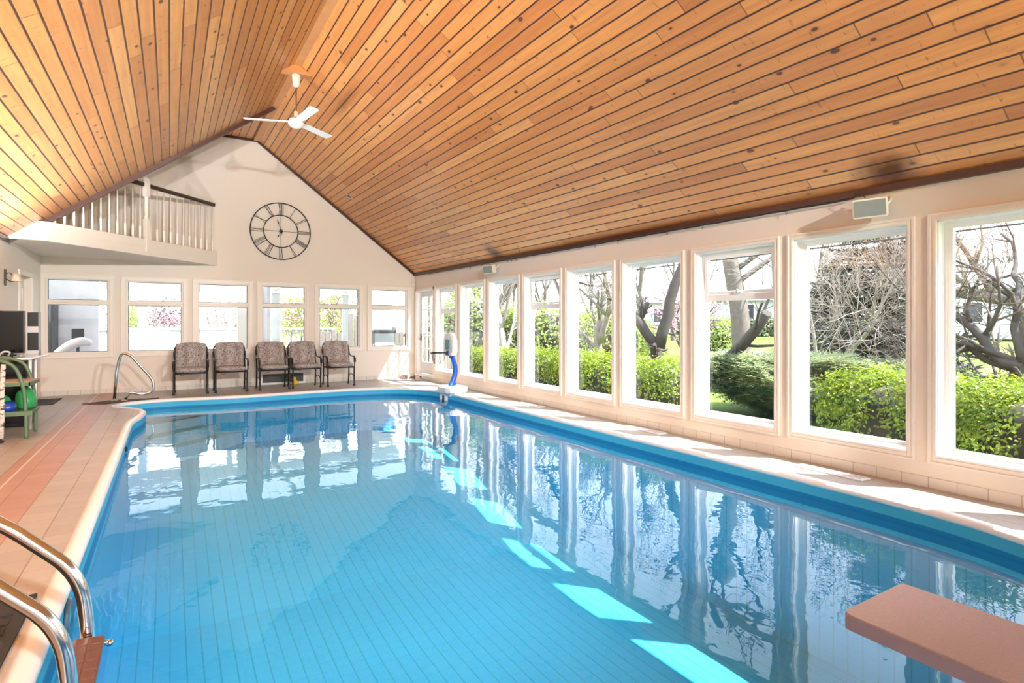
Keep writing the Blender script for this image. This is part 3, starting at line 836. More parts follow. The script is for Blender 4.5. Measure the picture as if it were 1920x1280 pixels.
# ------------------------------------------------------------------ ceiling fan
fy, fx = 9.0, XRIDGE - .01; rz_ = ridge(fy)
board = rz_ - .16
mb = MB()
dz = .16 - .02; hw = .21
mb.prism([(-hw, -.16), (hw, -.16), (hw, -.145), (.03, -.03), (-.03, -.03), (-hw, -.145)], fy - .07, fy + .07, Matrix(((1, 0, 0, fx), (0, 0, 1, 0), (0, 1, 0, rz_), (0, 0, 0, 1))))
blk = tag(mb.build('ceiling_block', BOARD), 'wedge shaped wooden block on the ridge holding the fan', 'mounting block')
fan = tag(empty('ceiling_fan', (fx, fy, 4.41)), 'white three blade fan hanging on a thin rod from the ridge', 'ceiling fan')
mb = MB(); T = Matrix.Translation((fx, fy, 0)); zt = board
mb.lathe([(.062, zt - .001), (.064, zt - .02), (.05, zt - .15), (.045, zt - .17), (.018, zt - .19), (.001, zt - .192)], 20, T); kid(mb.build('canopy', CREAM), fan)
mb = MB(); mb.tube([(fx, fy, zt - .18), (fx, fy, 4.56)], .009, 8); kid(mb.build('down_rod', plain('rod_brown', (.12, .05, .03), .4)), fan)
mb = MB(); mb.lathe([(.02, 4.60), (.032, 4.59), (.032, 4.52), (.05, 4.50), (.06, 4.48), (.001, 4.48)], 16, T); kid(mb.build('coupling', CREAM), fan)
mb = MB(); mb.lathe([(.001, 4.50), (.07, 4.49), (.105, 4.465), (.11, 4.44), (.11, 4.425), (.118, 4.42), (.11, 4.39), (.08, 4.362), (.03, 4.35), (.001, 4.349)], 28, T); kid(mb.build('motor_housing', WHITE), fan)
for a in (161, 279, 36):
    mb = MB(); R = Matrix.Translation((fx, fy, 4.435)) @ Matrix.Rotation(math.radians(a), 4, 'Z') @ Matrix.Rotation(math.radians(-10), 4, 'X')
    pr = [(.09, -.03), (.2, -.062), (.70, -.072), (.735, -.06), (.74, .055), (.71, .07), (.2, .062), (.09, .03)]
    mb.prism(pr, -.004, .004, R); mb.prism([(.08, -.02), (.18, -.035), (.18, .035), (.08, .02)], .004, .012, R); kid(mb.build('blade', WHITE), fan)

# ------------------------------------------------------------------ ceiling eyelet, corner sensor, speakers, cord
cx_, cy_ = 3.35, 12.31
nrmC = Vector((-2.85, 0, -3.73)).normalized()
zc = eave(cy_) + (XR - cx_) * ((ridge(cy_) - eave(cy_)) / (XR - XRIDGE))
T = Matrix.Translation((cx_, cy_, zc)) @ nrmC.to_track_quat('Z', 'Y').to_matrix().to_4x4()
dl = tag(empty('ceiling_spot', (cx_, cy_, zc)), 'small recessed round ceiling spot with a chrome rim on the right slope', 'ceiling light')
mb = MB(); mb.lathe([(.045, -.02), (.085, -.01), (.088, .01), (.07, .016), (.058, .006), (.045, -.01)], 24, T); kid(mb.build('rim', STEEL), dl)
mb = MB(); mb.lathe([(.001, .004), (.058, .004), (.058, -.02), (.001, -.02)], 20, T); kid(mb.build('bulb', BLACKPL), dl)
mb = MB(); mb.cbox((5.29, YB - .075, 2.33), (5.365, YB - .002, 2.47), .012); s1 = tag(mb.build('wall_sensor', CREAM), 'tiny cream motion sensor high in the right rear corner', 'sensor')
mb = MB(); mb.cbox((5.30, YB - .08, 2.385), (5.355, YB - .074, 2.45), .003); mb.build('sensor_lens', GREYPL, s1)

def speaker(y, z, yaw, label):
    s_ = tag(empty('wall_speaker', (5.22, y, z)), label, 'speaker', 'speakers on the window wall')
    s_.rotation_euler = (0, -math.radians(14), math.radians(yaw))
    # local: front faces -x
    mb = MB(); mb.prism([(-.075, -.135), (-.075, .135), (.05, .10), (.075, .05), (.075, -.05), (.05, -.10)], -.082, .082)
    bm = bmesh.new(); me = mb.mesh('t', None); bm.from_mesh(me); bmesh.ops.bevel(bm, geom=bm.edges[:], offset=.008, segments=2, affect='EDGES'); m2 = MB().addbm(bm); bm.free()
    m2.build('cabinet', CREAM, s_)
    MB().cbox((-.081, -.118, -.068), (-.073, .118, .068), .004).build('speaker_grille', SPKGREY, s_)
    mb = MB(); mb.cbox((.02, .128 - .02, -.05), (.07, .145, .05), .006); mb.tube(round_path([(.04, .135, .03), (.10, .15, .04), (.15, .13, .06)], .03), .012); mb.tube([(.045, .13, .0), (.045, .135, .03)], .012); mb.build('bracket', CREAM, s_)
    mb = MB(); mb.tube(round_path([(.04, -.10, .0), (.10, -.13, .04), (.15, -.11, .06)], .03), .012); mb.build('bracket', CREAM, s_)
    MB().tube(smooth_path([(.05, .05, .08), (.06, .09, .14), (.10, .13, .15), (.13, .15, .10)]), .004, 5).build('speaker_wire', BLACKPL, s_)
    return s_
speaker(2.54, 2.375, 16, 'cream box speaker with a grey front high above the nearest windows')
speaker(9.35, 2.42, 16, 'small cream speaker high on the window wall toward the far end')
mb = MB(); pts = []
for i in range(61):
    y = 2.75 + i * (12.6 - 2.75) / 60
    pts.append((XR - .05, y, eave(y) - .072 - .006 * math.sin(i * 1.9) ** 2))
cord = tag(empty('light_cord', (XR - .05, 7, 2.5)), 'thin black string light cord hooked under the ceiling trim of the window wall', 'cord')
mb.tube(pts, .008, 5); kid(mb.build('cord', BLACKPL), cord)
for y in (3.4, 4.45, 5.0, 5.9, 6.4, 8.6, 8.75, 8.9, 10.4):
    z = eave(y) - .07; mb = MB(); mb.tube([(XR - .05, y - .02, z), (XR - .05, y, z - .05), (XR - .05, y + .02, z)], .003, 4); kid(mb.build('hook', BLACKPL), cord)

# ------------------------------------------------------------------ wall lamp on the left wall, and unseen lamps added for fill
GLASSON = N('fill_lamp_glass'); e_ = GLASSON.n('Emission'); e_.inputs[0].default_value = (1, .86, .66, 1); e_.inputs[1].default_value = 6.; GLASSON.l(e_.outputs[0], GLASSON.out.inputs[0]); GLASSON = GLASSON.m  # glow for the added fill lamps and spotlights
def wall_lamp(x, y, nx, ny, label, lit, watts=0, z=2.05):
    """iron wall lamp with a tulip shade; (nx, ny) points from the wall into the room"""
    r = tag(empty('wall_lamp', (x, y, z), math.atan2(ny, nx)), label, 'wall lamp', 'wall lamps around the pool room')
    mb = MB(); mb.cbox((.002, -.04, -.12), (.02, .04, .12), .006); mb.build('backplate', BLACK, r)
    mb = MB(); mb.tube(smooth_path([(.015, 0, -.02), (.08, 0, -.06), (.13, 0, -.02), (.13, 0, .01)]), .007, 6); mb.build('arm', BLACK, r)
    mb = MB(); mb.tube(smooth_path([(.015, 0, .05), (.06, 0, .07), (.09, 0, .02)]), .006, 6); mb.build('scroll', BLACK, r)
    if not lit:
        MB().lathe([(.02, .05), (.035, .06), (.05, 0), (.065, -.05), (.07, -.055), (.06, -.05), (.03, .04)], 16, Matrix.Translation((.13, 0, 0))).build('lamp_shade', plain('cream_glass', (.82, .75, .62), .25), r)
    else:
        MB().lathe([(.02, .0), (.052, .03), (.079, .12), (.085, .16), (.081, .16), (.074, .12), (.045, .035), (.02, .008)], 16, Matrix.Translation((.13, 0, .02))).build('lamp_shade', BLACK, r)
        MB().lathe([(.001, .10), (.070, .115), (.070, .12), (.001, .125)], 16, Matrix.Translation((.13, 0, .02))).build('glass_disc', GLASSON, r)
        l_ = bpy.data.lights.new('bulb', 'POINT' if z > 3 else 'SPOT'); l_.energy = watts; l_.color = (1., .97, .95); l_.shadow_soft_size = .07
        if l_.type == 'SPOT': l_.spot_size = PI; l_.spot_blend = .5
        o = bpy.data.objects.new('bulb', l_); COL.objects.link(o); o.parent = r; o.location = (.13, 0, .18); o.rotation_euler = (PI, 0, 0)
    return r
wall_lamp(XL, 10.93, 1, 0, 'black iron wall lamp with a small tulip glass shade at the left edge', False)
for y, lab in ((9.3, 'above the far end of the green cart'), (7.7, 'second from far end of row'), (6.1, 'third from far end of row'), (4.5, 'third from near end of row'), (2.9, 'above the ladder mat'), (1.3, 'nearest the camera')):  # row of unseen lamps added to brighten the room
    x, z, nx, ny, w_ = XL, 1.95, 1, 0, 1.25; lab = 'added fill lamp on the left wall, ' + lab
    wall_lamp(x, y, nx, ny, lab, True, FILL_LAMP_W * w_, z)

def fill_spotlight(x, target, label, watts=None, cone=62):  # unseen spotlights added behind the camera to brighten the far end
    p0 = Vector((x, YN + .16, 3.45)); d = (Vector(target) - p0).normalized()
    r = tag(empty('fill_spotlight', p0), label, 'spotlight', 'fill spotlights added on the near gable')
    R = d.to_track_quat('Z', 'Y').to_matrix().to_4x4()
    MB().lathe([(.001, -.12), (.05, -.12), (.065, -.10), (.085, .02), (.09, .06), (.082, .06), (.075, .02), (.001, .015)], 20, R).build('spot_can', BLACK, r)
    mb = MB(); mb.cbox((-.05, -.159, -.08), (.05, -.14, .08), .005); mb.tube([(0, -.15, 0), (0, -.06, -.02)], .012, 8); mb.build('bracket', BLACK, r)
    MB().lathe([(.001, .03), (.074, .03), (.074, .035), (.001, .04)], 20, R).build('lens', GLASSON, r)
    l_ = bpy.data.lights.new('bulb', 'SPOT'); l_.energy = watts or FILL_SPOT_W; l_.color = (1., .97, .94); l_.shadow_soft_size = .08; l_.spot_size = math.radians(cone); l_.spot_blend = .5
    o = bpy.data.objects.new('bulb', l_); COL.objects.link(o); o.parent = r; o.location = d * .08; o.rotation_euler = d.to_track_quat('-Z', 'Y').to_euler()
    return r
fill_spotlight(.45, (1.0, 11.5, .5), 'added fill spotlight on the near gable behind the camera, aimed at the far wall')
fill_spotlight(3.9, (-1.9, 11.3, 1.7), 'added fill spotlight on the near gable nearest the window wall, aimed at the loft corner', FILL_SPOT_W * .8, 30)
fill_spotlight(2.85, (2.3, 11.5, .5), 'added fill spotlight on the near gable above the diving board, aimed at the far wall')

# ------------------------------------------------------------------ vent in the far wall, floor registers
vt = tag(empty('wall_vent', (2.2, YB, 0)), 'dark return air vent with a white frame low on the far wall behind the chairs', 'vent')
mb = MB(); frame_rect(mb, 'y', YB - .022, YB + .002, 1.72, 2.68, .005, .29, .045); kid(mb.build('vent_frame', WHITE), vt)
mb = MB(); mb.box((1.76, YB - .008, .045), (2.64, YB + .001, .25)); 
for i in range(9): mb.cbox((1.765, YB - .014, .056 + i * .021), (2.635, YB - .006, .062 + i * .021), .001)
kid(mb.build('grille', VENTM), vt)
for (y, x, L, lab) in ((2.86, 5.16, .62, 'white metal floor register in the tiled strip below the nearer windows'), (5.25, 5.2, .62, 'white metal floor register in the tiled strip halfway along the windows'), (7.9, 5.2, .62, 'white metal floor register in the tiled strip nearest the water basketball hoop')):
    fr = tag(empty('floor_register', (x, y, 0)), lab, 'floor vent', 'floor registers along the windows')
    MB().cbox((-.075, -L / 2, 0), (.075, L / 2, .012), .004).build('register_plate', WHITEPL, fr)
    mb = MB()
    for i in range(3): mb.cbox((-.05 + i * .04, -L / 2 + .03, .0105), (-.03 + i * .04, L / 2 - .03, .0135), .001)
    mb.build('slots', plain('register_slot', (.45, .46, .48), .5), fr)

# ------------------------------------------------------------------ chairs
def cushion_mesh(w, d, t, nu, nv, tufts, seed, back=False):
    """pillow w x d, thickness t, with button dimples; local x across, y along, z thickness"""
    mb = MB(); NU, NV = 26, 26; rnd = random.Random(seed)
    tu = [(-.5 + (i + .5) / nu, -.5 + (j + .5) / nv) for i in range(nu) for j in range(nv)] if tufts else []
    def hgt(u, v):
        e = min(1, (1 - abs(2 * u) ** 6)) * min(1, (1 - abs(2 * v) ** 6)); h = max(0, e) ** .5
        for (a, b) in tu:
            dd = ((u - a) * w) ** 2 + ((v - b) * d) ** 2; h -= .62 * math.exp(-dd / (2 * .034 ** 2)) + .40 * math.exp(-dd / (2 * .075 ** 2))
        if tufts:   # valleys between rows
            h -= .36 * max(0, -math.cos(2 * PI * nu * (u + .5))) ** 4 * (1 if abs(v) < .36 else .3)
        return max(h, .10 * max(0, e) ** .5)
    for sgn in (1, -1):
        b = len(mb.v)
        for i in range(NU + 1):
            for j in range(NV + 1):
                u = -.5 + i / NU; v = -.5 + j / NV
                h = hgt(u, v) if sgn > 0 else max(0, (1 - abs(2 * u) ** 6) * (1 - abs(2 * v) ** 6)) ** .5
                y = v * d
                if back and v > .3: y -= .025 * (abs(2 * u)) ** 3 * (v - .3) / .2
                mb.v.append((u * w, y, sgn * t / 2 * h))
        for i in range(NU):
            for j in range(NV):
                a = b + i * (NV + 1) + j; q = (a, a + NV + 1, a + NV + 2, a + 1)
                mb.f.append(q if sgn > 0 else q[::-1]); mb.sm.add(len(mb.f) - 1)
    return mb
def make_chair():
    r = empty('patio_chair')
    W = .285
    for sx in (-1, 1):
        mb = MB(); x = sx * W
        mb.tube(smooth_path([(x, -.25, .0), (x, -.245, .06), (x, -.235, .22), (x, -.25, .42)]), .017, 8); mb.lathe([(.02, 0), (.026, .012), (.026, .03), (.018, .045)], 10, Matrix.Translation((x, -.25, 0))); mb.build('leg', BLACK, r)
        mb = MB(); mb.tube(smooth_path([(x, .27, .0), (x, .25, .08), (x, .225, .25), (x, .21, .42)]), .016, 8); mb.lathe([(.019, 0), (.024, .012), (.024, .03), (.016, .04)], 10, Matrix.Translation((x, .268, 0))); mb.build('leg', BLACK, r)
        # arched side brace
        mb = MB(); mb.tube(smooth_path([(x, -.238, .10), (x, -.20, .19), (x, -.09, .235), (x, .0, .245), (x, .09, .235), (x, .19, .19), (x, .24, .10)], 4), .009, 6); mb.build('side_brace', BLACK, r)
        mb = MB(); xa = sx * (W + .012)
        mb.tube(smooth_path([(xa, .285, .80), (xa, .24, .70), (xa, .12, .655), (xa, -.08, .645), (xa, -.22, .635), (xa, -.285, .60), (xa, -.285, .545), (xa, -.25, .52), (xa, -.215, .54), (xa, -.22, .575), (xa, -.245, .575)], 5), [.015] * 51, 8)
        mb.tube(smooth_path([(x, -.25, .42), (xa, -.235, .47), (xa, -.20, .54), (xa, -.17, .64)], 4), .012, 6); mb.cbox((xa - .022, -.20, .643), (xa + .022, .1, .662), .006); mb.build('armrest', BLACK, r)
    mb = MB(); mb.tube(round_path([(-W, -.25, .41), (W, -.25, .41)], .01), .014, 8); mb.tube([(-W, .21, .41), (W, .21, .41)], .014, 8); mb.tube([(-W, -.25, .41), (-W, .21, .41)], .014, 8); mb.tube([(W, -.25, .41), (W, .21, .41)], .014, 8)
    for i in range(5): mb.cbox((-W, -.2 + i * .09, .405), (W, -.17 + i * .09, .413), .002)
    mb.build('seat_frame', BLACK, r)
    mb = MB(); mb.tube(round_path([(-W, .20, .40), (-W, .31, .90), (-.2, .325, .965), (.2, .325, .965), (W, .31, .90), (W, .20, .40)], .08), .015, 8)
    for i in range(5): xx = -.2 + i * .1; mb.tube([(xx, .21, .42), (xx, .322, .96)], .006, 6)
    mb.build('back_frame', BLACK, r)
    o = cushion_mesh(.53, .52, .11, 2, 2, False, 1).build('seat_cushion', CUSH, r, fix=False); o.location = (0, -.03, .468)
    o = cushion_mesh(.53, .53, .22, 2, 3, True, 2, True).build('back_cushion', CUSH, r, fix=False); o.location = (0, .205, .735); o.rotation_euler = (math.radians(78), 0, 0)
    b0 = None
    for i in (-1, 1):
        for j in (-1, 0, 1):
            mb = MB(); mb.ball((i * .1325, j * .1767, .020), .014, 8, 5, (1, 1, .5)); mb.build('button', plain('cushion_button', (.16, .11, .09), .8), o)
    mb = MB(); mb.tube(smooth_path([(-.2, -.26, .41), (-.15, -.285, .37), (-.11, -.28, .385)]), .005, 5); mb.build('cushion_tie', plain('tie_fabric', (.10, .075, .065), .9), r)
    return r
ch0 = make_chair()
chairs = [(.352, -2, 'first from the left, beside the pool grab rail'), (1.055, 0, 'second from the left in the row'), (1.86, 1, 'middle of the five, partly over the wall vent'), (2.50, 1, 'fourth from the left, yellow toy by its leg'), (3.235, -1, 'right end of the row, nearest the sunlit corner')]
for i, (x, rz, lab) in enumerate(chairs):
    o = ch0 if i == 0 else copy_tree(ch0)
    o.location = (x, 12.79, 0); o.rotation_euler = (0, 0, math.radians(rz))
    tag(o, 'iron patio chair with tufted cushions, ' + lab, 'chair', 'patio chairs along the far wall')
duck = tag(empty('pool_toy', (2.385, 13.2, 0)), 'small yellow rubber toy on the floor under the chairs', 'toy')
mb = MB(); mb.ball((0, 0, .06), .075, 14, 8, (1, 1, .8)); mb.ball((-.03, -.03, .145), .05, 12, 8); mb.build('toy_body', YELLOW, duck)
mb = MB(); mb.ball((-.07, -.06, .14), .02, 8, 6, (1.5, 1, .6)); mb.build('beak', plain('orange_vinyl', (.8, .2, .02), .4), duck)

# ------------------------------------------------------------------ grab rail by the steps
gr = tag(empty('grab_rail', (-.75, 12.1, 0)), 'polished steel triangular grab rail beside the pool steps', 'handrail')
pts = [(-.845, 12.12, 0.0), (-.805, 12.12, .60), (-.735, 12.1, .86), (-.60, 12.08, .81), (-.27, 12.06, .37), (-.25, 12.06, .16), (-.43, 12.06, .095), (-.62, 12.06, .175), (-.69, 12.06, .0)]
mb = MB(); mb.tube(round_path(pts, .13, 8), .0245, 12); kid(mb.build('rail_tube', STEEL), gr)
for x, y in ((-.845, 12.12), (-.69, 12.06)):
    mb = MB(); mb.lathe([(.05, .0), (.05, .012), (.03, .022), (.026, .03)], 18, Matrix.Translation((x, y, .004))); kid(mb.build('flange', STEEL), gr)
mb = MB(); mb.prism([(-1.28, 11.96), (-1.16, 11.86), (-.93, 11.74), (-.86, 11.80), (-.70, 11.93), (-.44, 12.04), (-.2, 12.09), (-.17, 12.22), (-.9, 12.26)], 0, .01)
tag(mb.build('floor_mat', plain('brown_mat', (.055, .032, .022), .8, var=.4, scale=30, bump=.5)), 'dark brown mat under the grab rail', 'mat')
mb = MB(); mb.cbox((-2.02, 12.14, 0), (-1.69, 13.07, .012), .004)
tag(mb.build('door_mat', RUBBER), 'black mat on the deck in front of the left wall door', 'mat')
mb = MB(); mb.prism([(-1.5, 2.25), (-.575, 2.25), (-.565, 3.62), (-.72, 3.60), (-1.5, 3.50)], 0, .014)
for i in range(12):
    for j in range(10): mb.cbox((-1.45 + j * .087, 2.30 + i * .1, .012), (-1.45 + j * .087 + .05, 2.30 + i * .1 + .06, .018), .002) if True else None
tag(mb.build('ladder_mat', RUBBER), 'black studded rubber mat at the top of the pool ladder', 'mat')

# ------------------------------------------------------------------ ladder
ld = tag(empty('pool_ladder', (-.3, 2.55, 0)), 'stainless pool ladder with brown plastic steps at the near left edge', 'ladder')
for y in (2.765, 2.315):
    pts = [(-1.08, y, .012), (-1.08, y, .66), (-.86, y, .80), (-.56, y, .64), (-.305, y, .375), (-.275, y, .15), (-.285, y, -1.15)]
    mb = MB(); mb.tube(round_path(pts, .13, 10), .0245, 14); kid(mb.build('rail', STEEL), ld)
    mb = MB(); mb.lathe([(.055, .014), (.055, .026), (.03, .036), (.027, .05)], 18, Matrix.Translation((-1.08, y, 0))); kid(mb.build('flange', STEEL), ld)
    mb = MB(); mb.ball((-.29, y, -1.16), .04, 12, 8, (1, 1, .8)); mb.tube([(-.29, y, -1.13), (-.44, y, -1.13)], .018, 8); kid(mb.build('bumper', RUBBER), ld)
for k, z in enumerate((.115, -.2, -.5, -.8)):
    mb = MB(); T = Matrix.Translation((-.275, 2.54, z)) @ Matrix.Rotation(math.radians(6), 4, 'Y')
    mb.cbox((-.045, -.20, -.018), (.055, .20, .014), .008, T)
    for i in range(2):
        for j in range(6): mb.cbox((-.036 + i * .046, -.185 + j * .063, .012), (.004 + i * .046, -.185 + j * .063 + .052, .018), .002, T)
    st_ = kid(mb.build('step', BROWNPL), ld)
    mb = MB()
    for y in (2.34, 2.74): mb.tube([(-.275, y - .02, z - .012), (-.235, y + .0, z - .02), (-.205, y, z - .03)], .011, 8); mb.ball((-.205, y, z - .03), .014, 8, 6)
    kid(mb.build('bolt', STEEL), ld)

# ------------------------------------------------------------------ diving board
db = tag(empty('diving_board', (2.36, .0, 0)), 'sand textured pinkish diving board reaching over the near end of the pool', 'diving board')
x0, x1, yt = 2.135, 2.595, 1.145
def rrect(x0, x1, y0, y1, r):
    p = []
    for (cx_, cy_, a0) in ((x1 - r, y1 - r, 0), (x0 + r, y1 - r, 90)):
        for k in range(6): a = math.radians(a0 + 18 * k); p.append((cx_ + r * math.cos(a), cy_ + r * math.sin(a)))
    return p + [(x0, y0), (x1, y0)]
mb = MB(); mb.prism(rrect(x0, x1, -1.4, yt, .035), .226, .276); kid(mb.build('board_core', BOARDSIDE), db)
mb = MB(); mb.prism(rrect(x0 + .004, x1 - .004, -1.395, yt - .004, .033), .2755, .282); kid(mb.build('tread_surface', GRIT), db)
mb = MB(); mb.cbox((2.15, -.75, 0), (2.58, -.12, .226), .03); kid(mb.build('stand', WHITEPL), db)
mb = MB(); mb.cbox((2.15, -1.45, 0), (2.58, -1.2, .226), .02); kid(mb.build('rear_anchor', WHITEPL), db)

# ------------------------------------------------------------------ poolside basketball hoop
hb = tag(empty('pool_basketball_hoop', (4.85, 10.25, 0)), 'white poolside basketball hoop on a curved blue post', 'basketball hoop')
HX, HY = 4.86, 10.22
mb = MB(); T = Matrix.Translation((HX - .03, HY, 0)) @ Matrix.Rotation(math.radians(0), 4, 'Z')
pr = [(-.24, -.20), (-.16, -.30), (.16, -.30), (.24, -.22), (.24, .22), (.16, .30), (-.16, .30), (-.24, .20)]
mb.prism(pr, .013, .135, T); bm = bmesh.new(); bm.from_mesh(mb.mesh('t', None)); bmesh.ops.bevel(bm, geom=bm.edges[:], offset=.02, segments=3, affect='EDGES'); m2 = MB().addbm(bm); bm.free(); kid(m2.build('base', WHITEPL), hb)
mb = MB(); mb.cbox((4.70, 10.05, -.06), (4.80, 10.16, .02), .006); kid(mb.build('base_bracket', GREYPL), hb)
path = smooth_path([(HX - .06, HY, .12), (HX - .02, HY, .22), (HX + .03, HY, .36), (HX + .03, HY, .52), (HX - .01, HY, .66), (HX - .04, HY, .76)], 6)
mb = MB(); mb.tube(path, [.058 - .018 * i / (len(path) - 1) for i in range(len(path))], 12); kid(mb.build('post', BLUEPL), hb)
mb = MB(); mb.cbox((HX - .02, HY - .008, .14), (HX + .04, HY + .008, .2), .004); mb.tube([(HX - .05, HY, .70), (HX - .09, HY, .80), (HX - .12, HY, .82)], .045, 10); mb.cbox((HX - .15, HY - .04, .74), (HX - .09, HY + .04, .84), .01); kid(mb.build('hinge_block', plain('navy_plastic', (.01, .025, .14), .3)), hb)
bp = [(-.15, .74), (.15, .74), (.23, .82), (.23, 1.06), (.10, 1.19), (-.10, 1.19), (-.23, 1.06), (-.23, .82)]
T = Matrix(((0, 0, 1, 0), (1, 0, 0, HY), (0, 1, 0, 0), (0, 0, 0, 1)))
mb = MB(); mb.prism(bp, HX - .13, HX - .02, T); bm = bmesh.new(); bm.from_mesh(mb.mesh('t', None)); bmesh.ops.bevel(bm, geom=bm.edges[:], offset=.018, segments=3, affect='EDGES'); m2 = MB().addbm(bm); bm.free(); bb = kid(m2.build('backboard', WHITEPL), hb)
mb = MB(); mb.cbox((HX - .138, HY - .095, .855), (HX - .128, HY + .095, 1.06), .004); pl = kid(mb.build('target_panel', plain('teal_print', (.03, .19, .24), .3)), bb)
pl.parent = bb; pl.matrix_parent_inverse = Matrix.Identity(4); 
mb = MB(); mb.tube([(HX - .141, HY + .07 * math.cos(a / 20 * 2 * PI) * .6, .965 + .06 * math.sin(a / 20 * 2 * PI)) for a in range(21)], .005, 5); mb.cbox((HX - .143, HY - .07, .872), (HX - .137, HY - .045, .89), .001); frame_rect(mb, 'x', HX - .142, HX - .137, HY - .095, HY + .095, .855, 1.06, .012)
o = kid(mb.build('target_ring', plain('pale_teal', (.25, .50, .52), .3)), bb); o.matrix_parent_inverse = Matrix.Identity(4)
RX, RR, RZ = HX - .13 - .20, .155, .80
mb = MB(); mb.tube([(RX + RR * math.cos(2 * PI * i / 28), HY + RR * math.sin(2 * PI * i / 28), RZ) for i in range(29)], .011, 6, False); mb.cbox((RX + RR - .005, HY - .03, RZ - .012), (HX - .10, HY + .03, RZ + .012), .004); kid(mb.build('rim', BLACKPL), hb)
mb = MB()
for i in range(14):
    for sg in (1, -1):
        pts = []
        for t in range(5):
            a = 2 * PI * i / 14 + sg * t * .22; r = RR * (1 - .11 * t); pts.append((RX + r * math.cos(a), HY + r * math.sin(a), RZ - .055 * t))
        mb.tube(pts, .003, 4)
kid(mb.build('net', plain('net_cord', (.20, .14, .15), .8, var=.5)), hb)

# ------------------------------------------------------------------ shoes by the glazed door
def shoe(x, y, rz, mat, label, L=.24):
    s_ = tag(empty('shoe', (x, y, 0), rz), label, 'shoe', 'shoes by the glazed door')
    mb = MB(); 
    sole = [(L * .5 * math.cos(2 * PI * i / 20), (.045 + .010 * math.cos(2 * PI * i / 20)) * math.sin(2 * PI * i / 20)) for i in range(20)]
    mb.prism(sole, .006, .03); mb.build('sole', plain('sole_rubber', (.5, .45, .4), .7), s_)
    mb = MB(); b = 0
    rows = []
    for i in range(9):
        t = i / 8; x_ = L * (.47 - .9 * t) ; w = .048 * math.sin(PI * min(1, .12 + t * .8)) ** .5; h = .025 + .07 * min(1, t * 1.6) ** .8
        rows.append([(x_, w * math.cos(PI * k / 8), .03 + h * math.sin(PI * k / 8) * (1 if k not in (3, 4, 5) or t < .45 else .75)) for k in range(9)])
    for r in rows: mb.v.extend(r)
    for i in range(8):
        for k in range(8): mb.f.append((i * 9 + k, i * 9 + k + 1, i * 9 + 10 + k, i * 9 + 9 + k)); mb.sm.add(len(mb.f) - 1)
    mb.build('upper', mat, s_)
shoe(4.98, 13.40, 1.9, SHADEF, 'pale pink slip on shoe nearest the far wall, left of the pile by the door')
shoe(5.06, 13.28, 1.1, SHADEF, 'pale pink slip on shoe pointing at its pair near the glazed door')
shoe(5.16, 13.10, 2.4, DARKSH, 'dark leather shoe in the middle of the pile by the glazed door')
shoe(5.22, 12.93, 1.5, DARKSH, 'dark leather shoe nearest the window wall by the glazed door')
shoe(5.12, 12.80, .5, SHADEF, 'pale shoe lying closest to the pool by the glazed door')
mb = MB(); mb.cbox((4.55, 12.72, 0), (5.32, 13.5, .006), .002)
mo = mb.build('entry_mat', plain('grey_mat', (.42, .40, .40), .9, var=.35, scale=40, bump=.4)); tag(mo, 'thin grey mat under the shoes at the glazed door', 'mat')
for o in bpy.data.objects:
    if o.name.split('.')[0] == 'shoe': o.location.z = .0065

# ------------------------------------------------------------------ left side: glass table, screens, green cart, toys, pole
tb = tag(empty('glass_table', (-1.8, 9.95, 0)), 'glass topped table with white tubular legs against the left wall', 'table')
mb = MB(); mb.cbox((-2.06, 9.42, .922), (-1.53, 10.55, .932), .003); kid(mb.build('table_top', plain('smoked_glass', (.20, .20, .17), .08)), tb)
mb = MB(); mb.tube(round_path([(-2.06, 9.42, .915), (-1.53, 9.42, .915), (-1.53, 10.62, .915), (-2.06, 10.62, .915)], .03), .018, 8); kid(mb.build('table_rim', WHITE), tb)
for x, y in ((-1.55, 9.46), (-1.55, 9.80), (-2.04, 9.46), (-2.04, 9.80)):
    mb = MB(); mb.tube([(x, y, 0), (x, y, .90)], .017, 8); kid(mb.build('leg', WHITE), tb)
tv = tag(empty('flat_screen', (-1.9, 10.2, .93)), 'large black screen standing on the glass table', 'screen')
mb = MB(); mb.cbox((-2.075, 10.17, .96), (-1.725, 10.235, 1.545), .008); kid(mb.build('screen_case', BLACKPL), tv)
mb = MB(); mb.cbox((-2.07, 10.164, .975), (-1.738, 10.172, 1.535), .003); kid(mb.build('screen_glass', plain('screen_black', (.004, .004, .005), .12)), tv)
mb = MB(); mb.cbox((-2.0, 10.12, .932), (-1.80, 10.30, .945), .004); mb.cbox((-1.95, 10.19, .94), (-1.85, 10.22, .97), .004); kid(mb.build('screen_stand', BLACKPL), tv)
sp = tag(empty('tower_speaker', (-1.67, 10.42, .93)), 'narrow black unit with silver panels beside the screen on the glass table', 'speaker')
mb = MB(); mb.cbox((-1.722, 10.33, .932), (-1.60, 10.52, 1.53), .006); kid(mb.build('speaker_case', BLACKPL), sp)
mb = MB(); mb.cbox((-1.72, 10.322, 1.24), (-1.602, 10.334, 1.33), .003); kid(mb.build('silver_panel', GREYPL), sp)
mb = MB(); mb.cbox((-1.72, 10.30, .932), (-1.60, 10.334, .99), .003); kid(mb.build('silver_foot', GREYPL), sp)
mb = MB(); mb.tube(smooth_path([(-1.95, 9.95, .935), (-1.90, 9.90, .99), (-1.84, 9.93, .985), (-1.86, 9.98, .94)]), .012, 7)
tag(mb.build('headphones', WHITEPL), 'small white curled headset lying on the glass table', 'headphones')
mb = MB(); mb.cbox((-2.07, 9.75, 0), (-1.62, 10.40, .86), .01)
cb = tag(mb.build('black_cabinet', BLACKPL), 'black cabinet under the glass table by the left wall', 'cabinet')
